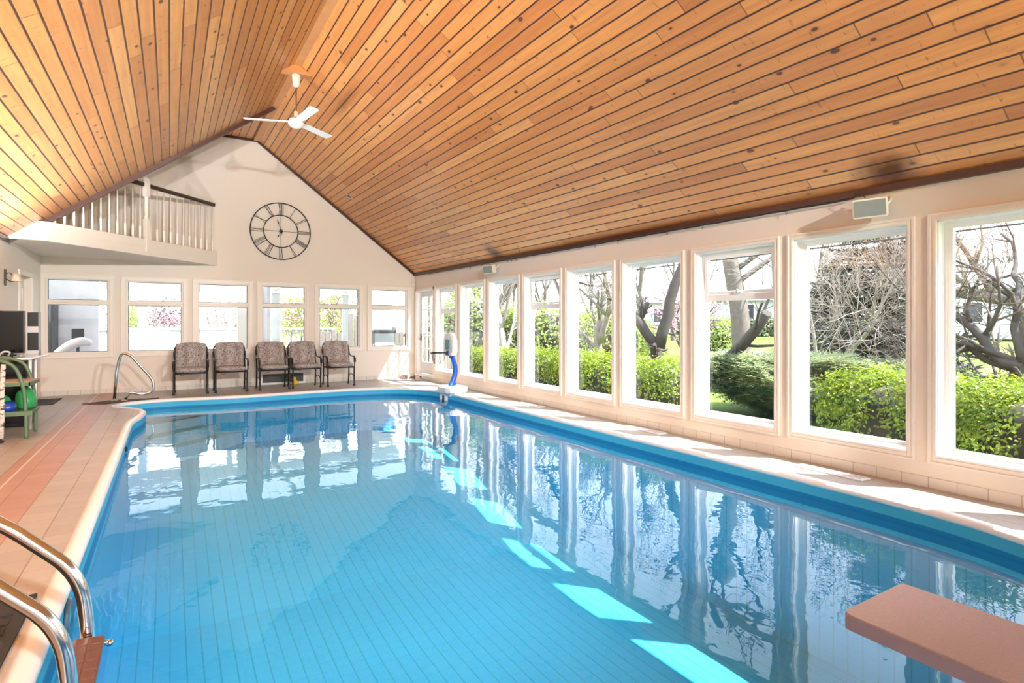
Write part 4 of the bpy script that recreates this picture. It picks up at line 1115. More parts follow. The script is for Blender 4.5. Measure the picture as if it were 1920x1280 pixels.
mb = MB(); mb.cbox((-1.85, 9.742, .05), (-1.64, 9.752, .82), .003); mb.build('door', plain('cabinet_gloss', (.010, .010, .011), .15), cb)

ct = tag(empty('garden_cart', (-1.8, 8.95, 0)), 'green metal tiered cart with curved tube ends at the left edge', 'cart')
for y in (8.69, 9.23):
    mb = MB(); x0_, x1_ = -2.05, -1.46
    mb.tube(smooth_path([(x1_, y, 0), (x1_ - .005, y, .35), (x1_ - .03, y, .62), (x1_ - .10, y, .84), (x1_ - .22, y, .925), (x1_ - .4, y, .95), (x0_, y, .95)], 6), .02, 8); kid(mb.build('end_frame', GREENMT), ct)
    mb = MB(); mb.tube([(x0_, y, 0), (x0_, y, .95)], .02, 8); kid(mb.build('leg', GREENMT), ct)
mb = MB(); mb.cbox((-2.05, 8.68, .28), (-1.42, 9.24, .315), .008); mb.cbox((-2.05, 8.66, .275), (-1.40, 8.70, .33), .006); kid(mb.build('lower_shelf', GREENMT), ct)
mb = MB(); mb.cbox((-2.05, 8.70, .655), (-1.43, 9.22, .675), .004); kid(mb.build('upper_shelf', OAKW), ct)
mb = MB(); mb.cbox((-2.05, 8.68, .625), (-1.42, 8.70, .668), .004); mb.cbox((-2.05, 9.22, .625), (-1.42, 9.24, .668), .004); mb.cbox((-1.44, 8.68, .625), (-1.42, 9.24, .668), .004); kid(mb.build('shelf_rail', GREENMT), ct)
def lump(name, c, r, sc, mat, seed, label, cat):
    rnd = random.Random(seed); bm = bmesh.new(); bmesh.ops.create_icosphere(bm, subdivisions=4, radius=r)
    ph = [(Vector((rnd.uniform(-1, 1), rnd.uniform(-1, 1), rnd.uniform(-1, 1))) * 9 / max(r, .1) * .25, rnd.uniform(0, 6)) for _ in range(7)]
    for v in bm.verts:
        n_ = v.co.normalized(); k = 1 + sum(.055 * math.sin(d.dot(v.co) + p) for d, p in ph)
        v.co = Vector((n_.x * sc[0], n_.y * sc[1], n_.z * sc[2])) * r * k
    zmin = min(v.co.z for v in bm.verts)
    for v in bm.verts: v.co.z = max(v.co.z, zmin * .75)
    zmin = min(v.co.z for v in bm.verts)
    mb = MB().addbm(bm, Matrix.Translation((c[0], c[1], c[2] - zmin)), True); bm.free()
    o = mb.build(name, mat); tag(o, label, cat, 'pool toys on the green cart'); return o
lump('inflatable_toy', (-1.80, 8.86, .318), .17, (1.0, .7, .75), GRASSTOY, 3, 'shiny green inflatable toy toward the left of the lower cart shelf', 'pool toy')
lump('inflatable_toy', (-1.53, 9.07, .318), .125, (.85, .8, 1.15), GRASSTOY, 5, 'shiny green inflatable toy near the right end of the lower cart shelf', 'pool toy')
lump('swim_bag', (-1.66, 8.80, .318), .10, (1.0, .7, .8), TOYBLUE, 8, 'dark blue crumpled swim bag between the green toys on the cart', 'bag')
lump('folded_towel', (-1.93, 8.79, .318), .08, (1.1, .7, .6), UPHOL, 11, 'white bundled towel at the left edge of the cart shelf', 'towel')
bp_ = empty('birch_pole', (-1.655, 8.52, 0)); bp_.rotation_euler = (math.radians(-2), math.radians(1.0), 0)
tag(bp_, 'mottled birch pole leaning in front of the green cart', 'pole')
mb = MB(); mb.tube([(0, 0, 0.02), (.004, 0, .3), (-.003, 0, .6), (.002, 0, .9)], [.026, .025, .024, .023], 10); mb.build('shaft', BIRCH, bp_)
mb = MB(); mb.lathe([(.02, 0), (.03, .008), (.03, .03), (.024, .035)], 12); mb.build('rubber_tip', RUBBER, bp_)
# ------------------------------------------------------------------ outside: ground and planting
def gz(x, y):
    d = max(0., x - 8.); e = max(0., y - 19.)
    return -.16 + .0195 * d + .02 * e
mb = MB(); NX, NY = 44, 44
xs = [5.55 + (130 - 5.55) * (i / NX) ** 2.0 for i in range(NX + 1)]; ysg = [-40 + 170 * j / NY for j in range(NY + 1)]
for i in range(NX + 1):
    for j in range(NY + 1): mb.v.append((xs[i], ysg[j], gz(xs[i], ysg[j])))
for i in range(NX):
    for j in range(NY): a = i * (NY + 1) + j; mb.f.append((a, a + NY + 1, a + NY + 2, a + 1)); mb.sm.add(len(mb.f) - 1)
struct(mb.build('lawn', LAWN, fix=False), 'sloping green lawn beyond the garden windows', 'lawn')
mb = MB(); mb.box((-60, -40, -.2), (XL - .2, 60, -.12)); mb.box((XL - .2, -40, -.2), (5.56, YN - .2, -.12)); mb.box((XL - .2, 24.0, -.2), (5.56, 60, -.12))
struct(mb.build('ground', LAWN), 'ground around the other sides of the house', 'ground')
mb = MB(); mb.box((XL - .2, YB + .13, -.10), (5.56, 24.0, -.02))
struct(mb.build('patio_floor', PATIO), 'pale patio paving behind the far wall', 'floor')

rnd = random.Random(7)
def leaf(mb, c, n, L, W, rng, fold=True):
    n = n.normalized(); t = n.orthogonal().normalized(); a = rng.uniform(0, 2 * PI); b = n.cross(t)
    u = t * math.cos(a) + b * math.sin(a); v = n.cross(u)
    mb.v.extend([tuple(c), tuple(c + u * L * .5 + v * W * .5 + n * W * .15), tuple(c + u * L), tuple(c + u * L * .5 - v * W * .5 + n * W * .15)])
    i = len(mb.v) - 4; mb.f.append((i, i + 1, i + 2, i + 3))
def bush_mesh(rx, ry, h, nleaf, L, seed, flat=.55):
    """leaves spread through a rounded hedge volume, dense near the skin"""
    g = random.Random(seed); mb = MB()
    ph = [(g.uniform(0, 6.3), g.uniform(0, 6.3), g.uniform(2.5, 6)) for _ in range(5)]
    for _ in range(nleaf):
        th = g.uniform(0, 2 * PI); cz = g.uniform(-.35, 1.); sz = math.sqrt(max(0, 1 - cz * cz))
        d = Vector((math.cos(th) * sz, math.sin(th) * sz, cz))
        # superellipsoid
        e = flat; dd = Vector((math.copysign(abs(d.x) ** e, d.x), math.copysign(abs(d.y) ** e, d.y), math.copysign(abs(d.z) ** e, d.z)))
        k = 1 + .07 * sum(math.sin(th * f + p + cz * 4 * (i % 2)) for i, (p, q, f) in enumerate(ph)) / 2 + g.gauss(0, .035)
        r = k * (1 - abs(g.gauss(0, .11)))
        p = Vector((dd.x * rx * r, dd.y * ry * r, h * .36 + dd.z * h * .64 * r))
        if p.z < .01: continue
        n = Vector((d.x, d.y, d.z * 1.0 + .5)) + Vector((g.gauss(0, .5), g.gauss(0, .5), g.gauss(0, .5)))
        leaf(mb, p, n, L * g.uniform(.7, 1.3), L * .55, g)
    return mb
def stems_mesh(rx, ry, h, n, seed):
    g = random.Random(seed); mb = MB()
    for i in range(n):
        a = g.uniform(0, 2 * PI); r = g.uniform(.05, .3); p0 = Vector((math.cos(a) * r * rx, math.sin(a) * r * ry, 0)); p2 = Vector((math.cos(a) * rx * .8, math.sin(a) * ry * .8, h * g.uniform(.6, .95)))
        mb.tube(smooth_path([p0, p0.lerp(p2, .5) + Vector((0, 0, h * .12)), p2], 4), [.012 - .001 * k for k in range(9)], 5)
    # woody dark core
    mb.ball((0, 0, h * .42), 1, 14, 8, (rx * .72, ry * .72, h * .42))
    return mb
protos = {}
def bush(name, loc, rx, ry, h, nleaf, L, mat, key, label, cat, group, rz=0., sc=1., flat=.55):
    if key not in protos:
        protos[key] = (bush_mesh(rx, ry, h, nleaf, L, len(protos) + 3, flat).mesh('foliage', mat), stems_mesh(rx, ry, h, 14, len(protos) + 40).mesh('stems', SOIL))
    r = empty(name, loc, rz); r.scale = (sc, sc, sc)
    for me, nm in zip(protos[key], ('foliage', 'stems')):
        o = bpy.data.objects.new(nm, me); COL.objects.link(o); o.parent = r
    return tag(r, label, cat, group)
hx = 6.75
GH = 'clipped shrubs outside the garden windows'
hed = ['outside the third and fourth windows from the glazed door', 'behind the fourth garden window', 'behind the pillar between the fourth and fifth windows', 'outside the fifth garden window', 'outside the middle of the window row', 'outside the sixth garden window, beside the forked tree', 'ending the clipped row beside the dark juniper']
for i in range(7):
    y = 12.4 - i * .98
    bush('boxwood_shrub', (hx + .08 * math.sin(i * 2.3), y, gz(hx, y)), .62, .62, 1.0, 6500, .052, LEAFY, 'hedge%d' % (i % 3), 'yellow green clipped shrub ' + hed[i], 'shrub', GH, rz=i * 1.3, sc=1.0 + .03 * math.sin(i * 5))
bush('boxwood_shrub', (6.78, 2.98, gz(7, 2)), .70, .72, 1.02, 12000, .050, LEAFY, 'near0', 'large bright shrub filling the lower half of the second garden window from the near end', 'shrub', GH)
bush('boxwood_shrub', (6.72, 1.75, gz(7, 2)), .72, .74, 1.00, 12000, .050, LEAFY, 'near1', 'large bright shrub close against the nearest garden window', 'shrub', GH)
bush('boxwood_shrub', (6.75, .55, gz(7, 2)), .72, .74, .98, 7000, .052, LEAFY, 'near2', 'large bright shrub cut off by the right picture edge', 'shrub', GH)

def spray_mesh(rx, ry, h, n, seed, L=.16, droop=.15, taper=1.0):
    """feathery conifer shrub made of short needle sprays"""
    g = random.Random(seed); mb = MB()
    for _ in range(n):
        t = g.random() ** .8; z = t * h; R = (1 - taper * t) if taper > .9 else math.sin(PI * (.25 + .75 * (1 - t)) ) 
        R = max(.05, R); a = g.uniform(0, 2 * PI); r = R * (1 - abs(g.gauss(0, .22)))
        lob = 1 + .18 * math.sin(a * 5 + z * 7 + seed)
        p = Vector((math.cos(a) * rx * r * lob, math.sin(a) * ry * r * lob, z))
        d = (Vector((math.cos(a), math.sin(a), g.uniform(-droop, .55))) + Vector((g.gauss(0, .4), g.gauss(0, .4), g.gauss(0, .3)))).normalized()
        s_ = d.cross(Vector((0, 0, 1))).normalized()
        for k in range(3):
            q = p + d * L * .3 * k; w = L * .20
            for sg in (1, -1):
                e = q + (d * .8 + s_ * sg * .7) * L * .5
                mb.v.extend([tuple(q), tuple(q + d * w), tuple(e)]); i = len(mb.v) - 3; mb.f.append((i, i + 1, i + 2))
    return mb
ju = tag(empty('juniper_shrub', (8.6, 5.55, gz(8.6, 5))), 'dark feathery juniper below the big trunk, outside the seventh window from the glazed door', 'shrub')
spray_mesh(1.2, 1.2, .98, 15000, 4, .17, .1, .8).build('foliage', LEAFD, ju, fix=False)
MB().lathe([(.04, 0), (.03, .5), (.01, .9)], 6).build('stems', BARKD, ju)
ju = tag(empty('juniper_shrub', (9.3, 4.35, gz(8.6, 5))), 'dark feathery juniper partly behind the pillar, left of the big bright shrub', 'shrub')
spray_mesh(.95, .95, .9, 10000, 9, .17, .1, .8).build('foliage', LEAFD, ju, fix=False)
MB().lathe([(.04, 0), (.03, .5), (.01, .9)], 6).build('stems', BARKD, ju)

# ------------------------------------------------------------------ trees
def limb(mb, tw, p, d, L, r, depth, g, k):
    """recursive branching; thick wood into mb, twigs into tw"""
    nseg = max(3, int(L / k['seg'])); pts = [p]; rs = [r]; d = d.normalized()
    for i in range(nseg):
        t = (i + 1) / nseg
        d = (d + Vector((g.gauss(0, k['wob']), g.gauss(0, k['wob']), g.gauss(0, k['wob']) + k['up'])) ).normalized()
        p2 = p + d * L / nseg
        wx, wz = p2.x + k.get('ox', 99), p2.z + k.get('oz', 0)
        # limbs stay clear of the house and of the light falling on the windows
        if wx < 6.9 or wz > .3 + 1.75 * (wx - 5.7): break
        p = p2; pts.append(p); rs.append(max(k['rmin'], r * (1 - k['tap'] * t)))
    if len(pts) < 2: return
    nseg = len(pts) - 1
    (mb if depth < k['wood'] else tw).tube(pts, rs, 8 if r > .06 else 5 if r > .02 else 3, cap=r > .02)
    if depth >= k['max']: return
    nc = k['kids'][min(depth, len(k['kids']) - 1)]
    for c in range(nc):
        t = k['first'] + (1 - k['first']) * (c + g.random()) / nc
        i = min(nseg, max(1, int(t * nseg))); q = pts[i]; dd = (pts[i] - pts[i - 1]).normalized()
        side = dd.orthogonal().normalized(); side = (Matrix.Rotation(g.uniform(0, 2 * PI), 3, dd) @ side)
        nd = dd * math.cos(k['ang']) + side * math.sin(k['ang'] * g.uniform(.7, 1.25)); nd.z += k['lift']
        limb(mb, tw, q, nd, L * k['len'] * g.uniform(.65, 1.15) * (1.15 - .5 * t), rs[i] * k['rr'], depth + 1, g, k)
KB = dict(seg=.35, wob=.13, up=.02, rmin=.004, tap=.75, wood=2, max=4, kids=(7, 6, 5, 4), first=.25, ang=.85, lift=.10, len=.62, rr=.6)
def tree(name, loc, starts, seed, label, bark, twig, group='bare trees in the garden', **kw):
    k = dict(KB); k.update(kw); k['ox'] = loc[0]; k['oz'] = loc[2]; g = random.Random(seed)
    r = tag(empty(name, loc), label, 'tree', group)
    mb, tw = MB(), MB()
    for (p, d, L, rad) in starts: limb(mb, tw, Vector(p), Vector(d), L, rad, 0, g, k)
    mb.build('trunk', bark, r, fix=False)
    if tw.f: tw.build('twigs', twig, r, fix=False)
    return r
F_, CXP = 1051., 960.
YAW = math.radians(31.38)
def at(u, Z):
    X = (u - CXP) / F_ * Z; x = X * math.cos(YAW) + Z * math.sin(YAW); y = Z * math.cos(YAW) - X * math.sin(YAW); return x, y
def base(u, Z): x, y = at(u, Z); return (x, y, gz(x, y))
# forked tree with sawn limbs
x, y, z = base(1234, 12.)
tree('forked_tree', (x, y, z), [((0, 0, 0), (0, .02, 1), 1.15, .17), ((0, 0, 1.0), (-.30, .55, .8), 1.5, .12), ((.0, -.02, 1.0), (.15, -.25, 1), 4.2, .125), ((0, .03, .95), (-.05, .30, .9), 1.1, .09)], 3, 'dark forked tree with sawn off limbs seen over the clipped shrubs', BARKD, TWIG, max=3, kids=(3, 5, 5), tap=.45, first=.55)
x, y, z = base(1275, 10.5)
tree('leaning_tree', (x, y, z), [((0, 0, 0), (.1, -1.0, .85), 2.6, .125)], 5, 'thick dark trunk leaning away to the right of the forked tree', BARKD, TWIG, max=2, kids=(3, 4), tap=.35, first=.8, rr=.3, wob=.05)
x, y, z = base(1397, 15.)
tree('shade_tree', (x, y, z), [((0, 0, 0), (.0, .02, 1), 5.5, .27)], 8, 'big straight trunked tree rising behind the juniper in the seventh window', BARK, TWIG, kids=(10, 6, 5, 3), max=3, tap=.35, first=.46, ang=1.1, lift=.10, wob=.05, rr=.36)
x, y, z = base(1158, 9.8)
tree('sawn_tree', (x, y, z), [((0, 0, 0), (0, 0, 1), 1.6, .17), ((0, 0, 1.45), (-.1, 1.0, .75), 2.0, .13), ((0, 0, 1.5), (.1, -.4, 1), 3.4, .12)], 12, 'thick limbed tree whose heavy branch reaches left in the fifth window', BARK, TWIGP, kids=(6, 6, 5), max=3, tap=.45, first=.35)
x, y, z = base(1126, 15.)
tree('pale_tree', (x, y, z), [((0, 0, 0), (0, .05, 1), 2.4, .13), ((0, 0, 1.0), (.05, -.35, 1), 2.2, .09)], 14, 'pale trunked tree with a Y shaped fork behind the fifth window', BARKP, TWIGP, kids=(6, 5, 4), max=3, tap=.5)
x, y, z = base(1012, 11.5)
tree('multistem_tree', (x, y, z), [((0, 0, 0), (.2, -.7, 1), 3.2, .06), ((0, .05, 0), (.1, -.35, 1), 3.4, .055), ((.05, 0, 0), (0, -.95, .9), 3.0, .05), ((0, 0, 0), (.1, .0, 1), 3.2, .045)], 18, 'slender multi stemmed tree fanning out behind the fourth window', BARK, TWIGP, kids=(7, 5, 4), max=3, seg=.4)
x, y, z = base(955, 14.)
tree('slender_tree', (x, y, z), [((0, 0, 0), (0, .25, 1), 4.8, .10)], 21, 'pale twiggy tree behind the third window, above the fence', BARKP, TWIGP, kids=(10, 6, 5), max=3)
x, y, z = base(884, 18.)
tree('ivy_tree', (x, y, z), [((0, 0, 0), (0, .03, 1), 6.0, .20)], 24, 'upright trunk above the fence in the second window', BARKD, TWIG, kids=(9, 5, 4), max=3, first=.4)
# low spreading crab apple outside the nearest window
x, y, z = base(1918, 7.6)
tree('crab_apple_tree', (x, y, z), [((0, 0, 0), (.05, .05, 1), 1.05, .14), ((0, 0, .9), (-.25, 1.0, .9), 2.2, .085), ((0, 0, .85), (.15, .9, .18), 2.3, .055), ((0, 0, .95), (.2, -.2, 1), 2.4, .08), ((.0, .0, .95), (-.2, .6, .45), 2.0, .05), ((0, 0, 1.), (.1, .45, 1.), 2.6, .07), ((0, 0, .7), (-.1, .95, .05), 1.7, .04)], 31, 'low spreading crab apple with tangled bare branches outside the nearest window', BARKD, TWIG, kids=(7, 5, 4, 3), max=3, wob=.20, up=.0, first=.2, seg=.22)
x, y, z = base(1960, 10.5)
tree('old_apple_tree', (x, y, z), [((0, 0, 0), (-.05, .1, 1), 2.0, .2), ((0, 0, 1.8), (-.3, 1.0, .32), 3.2, .15), ((0, 0, 1.8), (.1, -.5, .9), 2.5, .12)], 34, 'mossy old tree whose thick limb crosses the top of the nearest window', BARK, TWIGP, kids=(7, 6, 5), max=3, wob=.15)
x, y, z = base(1535, 11.5)
tree('twiggy_tree', (x, y, z), [((0, 0, 0), (.1, -.45, 1), 3.8, .05), ((0, 0, 0), (.2, -.8, 1), 3.8, .045), ((.05, .1, 0), (0, -.2, 1), 3.6, .045)], 37, 'pale twiggy tree arching in front of the spruce in the eighth window', BARKP, TWIGP, kids=(9, 7, 6), max=3, wob=.15, rr=.45)
# spruce
def spruce(loc, h, R, seed, label):
    g = random.Random(seed); r = tag(empty('spruce_tree', loc), label, 'tree', 'evergreens in the garden')
    mb = MB(); mb.tube([(0, 0, 0), (0, 0, h * .5), (0, 0, h)], [.16, .09, .01], 7); mb.build('trunk', BARKD, r)
    mb = MB(); nb = int(h * 60)
    for b in range(nb):
        t = (b + g.random()) / nb; z = .15 + t * (h - .2); a = g.uniform(0, 2 * PI); L = R * (1 - t) ** .85 * g.uniform(.75, 1.1) + .12
        dz = -.28 + .35 * t
        for s_ in range(int(L / .11) + 2):
            q = s_ / (L / .11 + 1); c = Vector((math.cos(a) * L * q, math.sin(a) * L * q, z + dz * L * q + .12 * L * q * q))
            for k in range(6):
                d = (Vector((math.cos(a), math.sin(a), -.1)) + Vector((g.gauss(0, .6), g.gauss(0, .6), g.gauss(0, .45)))).normalized(); sd = d.orthogonal() * .026
                e = c + d * g.uniform(.12, .24); mb.v.extend([tuple(c - sd), tuple(c + sd), tuple(e)]); i = len(mb.v) - 3; mb.f.append((i, i + 1, i + 2))
    mb.build('foliage', LEAFS, r, fix=False); return r
x, y, z = base(1660, 12.5); spruce((x, y, z - .1), 5.8, 1.75, 2, 'tall dark spruce filling the eighth garden window behind the twigs')
x, y, z = base(1560, 17.); spruce((x, y, z - .1), 3.4, 1.5, 6, 'shorter spruce at the left side of the eighth garden window')
# shrubs and trees further back
far = [(890, 19, 1.3, 2.9, LEAFG, 'fresh green bush beyond the fence in the second window'), (945, 20, 1.3, 2.4, LEAFG, 'fresh green bush beyond the fence in the third window'), (1030, 19, 1.5, 2.3, LEAFG, 'fresh green bush behind the multi stemmed tree'), (1098, 21, 1.5, 2.0, LEAFG, 'rounded green bush left of the pale forked tree'), (1145, 22, 1.5, 2.2, LEAFG, 'rounded green bush right of the pale forked tree'), (1342, 27, 1.0, 1.7, LEAFG, 'lone yellow green bush on the lawn left of the big trunk'), (832, 20, 1.1, 2.4, LEAFD, 'olive bush behind the fence in the first window'), (1105, 13, 1.2, .75, LEAFG, 'low green bush just above the clipped shrubs in the fifth window'), (1195, 25, 1.2, 1.5, LEAFG, 'small green bush at the left of the forked tree')]
for i, (u, Z, R, h, m, lab) in enumerate(far):
    x, y, z = base(u, Z)
    bush('garden_bush', (x, y, z - .1), R, R, h, 2600, .13, m, 'far%d' % i, lab, 'shrub', 'bushes farther across the garden', flat=.8)
x, y, z = base(1287, 21)
r = tree('magnolia_tree', (x, y, z), [((0, 0, 0), (0, 0, 1), 2.8, .09), ((0, 0, .3), (0, .5, 1), 2.4, .07), ((0, 0, .3), (0, -.5, 1), 2.4, .07)], 44, 'pink flowering tree at the right edge of the sixth window', BARK, TWIG, max=2, kids=(7, 5))
g = random.Random(3); mb = MB()
for _ in range(1500):
    c = Vector((g.gauss(0, .75), g.gauss(0, .75), 2.1 + g.gauss(0, .55))); leaf(mb, c, Vector((g.gauss(0, 1), g.gauss(0, 1), g.gauss(0, 1) + .2)), .11, .08, g)
mb.build('blossom', PINK, r, fix=False)
bk = [(800, 34), (858, 38), (905, 31), (960, 36), (1010, 33), (1062, 40), (1105, 32), (1160, 38), (1205, 30), (1262, 36), (1310, 40), (1372, 62), (1430, 68), (1490, 60), (1530, 30), (1600, 36), (1680, 42), (1760, 50), (1820, 56), (1880, 50), (1940, 58), (2020, 50)]
pm = []
for v in range(3):
    g = random.Random(60 + v); k = dict(KB); k.update(max=3, kids=(11, 7, 6), seg=.7, rmin=.012, first=.22)
    a, b = MB(), MB(); limb(a, b, Vector((0, 0, 0)), Vector((0, 0, 1)), 8.5, .26, 0, g, k); pm.append((a.mesh('trunk', BARK), b.mesh('twigs', TWIGP)))
for i, (u, Z) in enumerate(bk):
    x, y, z = base(u, Z); r = empty('woodland_tree', (x, y, z - .2), i * 2.1); s_ = .8 + .35 * ((i * 37 % 11) / 11); r.scale = (s_ * .55, s_ * .55, s_)
    for me, nm in zip(pm[i % 3], ('trunk', 'twigs')): o = bpy.data.objects.new(nm, me); COL.objects.link(o); o.parent = r
    tag(r, 'tall bare tree in the line of woodland far beyond the lawn', 'tree', 'distant bare woodland trees')
# white house beyond the lawn
def house(loc, rz, w, d, h, rh, label, wins):
    r = tag(empty('house', loc, rz), label, 'house', 'houses beyond the lawn')
    MB().box((-w / 2, -d / 2, 0), (w / 2, d / 2, h)).build('walls', HOUSEW, r)
    mb = MB(); mb.prism([(-d / 2 - .4, h - .1), (d / 2 + .4, h - .1), (0, h + rh)], -w / 2 - .4, w / 2 + .4, Matrix(((0, 0, 1, 0), (1, 0, 0, 0), (0, 1, 0, 0), (0, 0, 0, 1)))); mb.build('roof', ROOFG, r)
    for (x, z, ww, hh) in wins:
        f = MB().box((x - ww / 2 - .08, -d / 2 - .06, z - .08), (x + ww / 2 + .08, -d / 2 + .02, z + hh + .08)).build('window', WHITE, r)
        MB().box((x - ww / 2, -d / 2 - .08, z), (x + ww / 2, -d / 2 - .05, z + hh)).build('pane', GLASSD, f)
    return r
x, y, z = base(1385, 46); house((x, y, z), math.radians(-68), 15, 7, 2.6, 1.3, 'low pale house with a grey roof beyond the lawn behind the big trunk', [(-5, .9, 1.6, 1.1), (-2, .9, 1.4, 1.1), (1.5, .2, 1, 2), (4.5, .9, 1.6, 1.1)])
x, y, z = base(1905, 34); house((x, y, z), math.radians(-85), 11, 7, 3.0, 1.6, 'pale house with one dark window seen through the crab apple', [(-1.2, 1.0, .9, 1.1), (2.0, 1.0, .9, 1.1)])
for i, (u, Z) in enumerate(((1300, 40), (1330, 40), (1362, 40), (1425, 41), (1455, 41), (1480, 41))):
    x, y, z = base(u, Z); bush('dark_hedge_shrub', (x, y, z), 1.0, 1.0, 1.35, 900, .2, LEAFD, 'dk', ['dark shrub in front of the low pale house, first from its left', 'dark shrub in front of the low pale house, second from its left', 'dark shrub in front of the low pale house, just left of the big trunk', 'dark shrub in front of the low pale house, just right of the big trunk', 'dark shrub in front of the low pale house, second right of the trunk', 'dark shrub at the right end of the low pale house'][i], 'shrub', 'dark shrubs by the pale house', rz=i)
# overhead cable
mb = MB(); mb.tube(smooth_path([(9, -6 + 6 * i, 2.60 - .0 + .0015 * (i - 3) ** 2) for i in range(8)], 3), .013, 5, cap=False)
tag(mb.build('overhead_cable', plain('cable_black', (.015, .015, .02), .5)), 'dark overhead cable crossing the tops of the garden windows', 'cable')
# fence at the far side of the garden
fn = tag(empty('picket_fence', (7.5, 16, 0)), 'weathered board fence behind the first three garden windows', 'fence')
g = random.Random(5)
for i in range(26):
    x = 5.75 + i * .155; h = 1.17 + g.uniform(-.03, .03)
    mb = MB(); T = Matrix.Translation((x, 16, gz(x, 16))) @ Matrix.Rotation(g.gauss(0, .008), 4, 'Y'); mb.prism([(-.066, 0), (.066, 0), (.066, h - .02), (.04, h), (-.04, h), (-.066, h - .02)], -.012, .012, T @ Matrix(((1, 0, 0, 0), (0, 0, 1, 0), (0, 1, 0, .1), (0, 0, 0, 1)))); kid(mb.build('board', FENCEW), fn)
for z in (.35, 1.0): kid(MB().box((5.65, 16.012, z), (9.75, 16.06, z + .08)).build('rail', FENCEW), fn)
for x in (5.7, 7.7, 9.7): kid(MB().cbox((x - .05, 16.02, -.1), (x + .05, 16.12, 1.28), .01).build('post', FENCEW), fn)

# ------------------------------------------------------------------ beyond the far wall
YP = YB + .13
mb = MB(); mb.box((-7, 17.2, -.05), (-1.52, 17.35, 2.57)); struct(mb.build('wall_study', MAUVE), 'greyish mauve wall seen through the first far window', 'wall')
cab = tag(empty('dark_cabinet', (-2.9, 16.8, 0)), 'tall dark cabinet behind the glass of the first far window', 'cabinet')
MB().cbox((-.40, -.25, .02), (.62, .3, 1.95), .01).build('carcass', ROOMDARK, cab); MB().cbox((-.33, -.265, .10), (.10, -.248, 1.35), .004).build('door', BLACKPL, cab); MB().cbox((.13, -.265, .10), (.56, -.248, 1.35), .004).build('door', BLACKPL, cab)
MB().cbox((-.33, -.265, 1.42), (.56, -.248, 1.88), .004).build('glass_door', plain('cabinet_glass', (.06, .06, .065), .08), cab)
lc = tag(empty('lounge_chair', (-2.05, 14.75, 0)), 'pale curved lounge chair seen through the first far window', 'chair')
mb = MB(); mb.prism([(-.75, .50), (.42, .50), (.56, .55), (.58, .63), (.50, .69), (-.75, .70)], -.3, .3, Matrix(((1, 0, 0, 0), (0, 0, 1, 0), (0, 1, 0, 0), (0, 0, 0, 1)))); bm = bmesh.new(); bm.from_mesh(mb.mesh('t', None)); bmesh.ops.bevel(bm, geom=bm.edges[:], offset=.05, segments=4, affect='EDGES'); MB().addbm(bm, None, True).build('seat', UPHOL, lc); bm.free()
mb = MB(); mb.tube(smooth_path([(.0, 0, .72), (.18, 0, .86), (.36, 0, .97), (.52, 0, 1.0), (.64, 0, .95)], 6), [.05 + .05 * math.sin(PI * i / 24) for i in range(25)], 14); mb2 = MB(); mb2.v = [(v[0], v[1] * 3.0, v[2]) for v in mb.v]; mb2.f = mb.f; mb2.sm = mb.sm; mb2.build('headrest', UPHOL, lc)
MB().cbox((-.3, -.2, 0), (.3, .2, .5), .02).build('base', BLACKPL, lc)
ms = tag(empty('music_stand', (-1.72, 15.4, 0)), 'black stand with a square plate behind the first far window', 'stand')
MB().tube([(0, 0, 0), (0, 0, 1.0)], .03, 8).build('post', BLACK, ms); MB().cbox((-.11, -.02, .98), (.11, .01, 1.27), .01).build('plate', BLACK, ms); MB().lathe([(.001, 0), (.2, 0), (.2, .02), (.001, .03)], 16).build('foot', BLACK, ms)
# porch: posts, beams, roof
pr = tag(empty('porch', (2, 17, 0)), 'white framed porch behind the far wall windows', 'porch')
for x, w, m in ((-1.05, .06, WHITE), (-.62, .09, WHITE), (1.42, .06, WHITE), (2.62, .10, STONEW), (4.62, .09, STONEW), (5.62, .05, WHITE), (6.12, .05, WHITE)): kid(MB().cbox((x - w, 17.42, -.03), (x + w, 17.58, 2.30), .01).build('post', m), pr)
kid(MB().cbox((-1.5, 17.40, 2.26), (6.4, 17.60, 2.58), .01).build('beam', CASING), pr)
for x in (0.4, 2.6, 4.62): kid(MB().cbox((x - .05, YP + .01, 2.36), (x + .05, 17.40, 2.5), .01).build('rafter', CASING), pr)
mb = MB(); mb.poly([(-7, YP + .01, 2.6), (6.4, YP + .01, 2.6), (6.4, 17.65, 2.6), (-7, 17.65, 2.6)]); kid(mb.build('porch_roof', SKYLIGHT, fix=False), pr)
# house wing between the third and fourth far windows
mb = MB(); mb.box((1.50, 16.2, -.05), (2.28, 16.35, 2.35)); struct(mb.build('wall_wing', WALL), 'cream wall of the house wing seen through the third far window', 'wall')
mb = MB(); mb.box((2.12, 15.5, -.05), (2.20, 16.2, 2.35)); struct(mb.build('wall_wing_return', MAUVE), 'shaded grey wall corner seen through the fourth far window', 'wall')
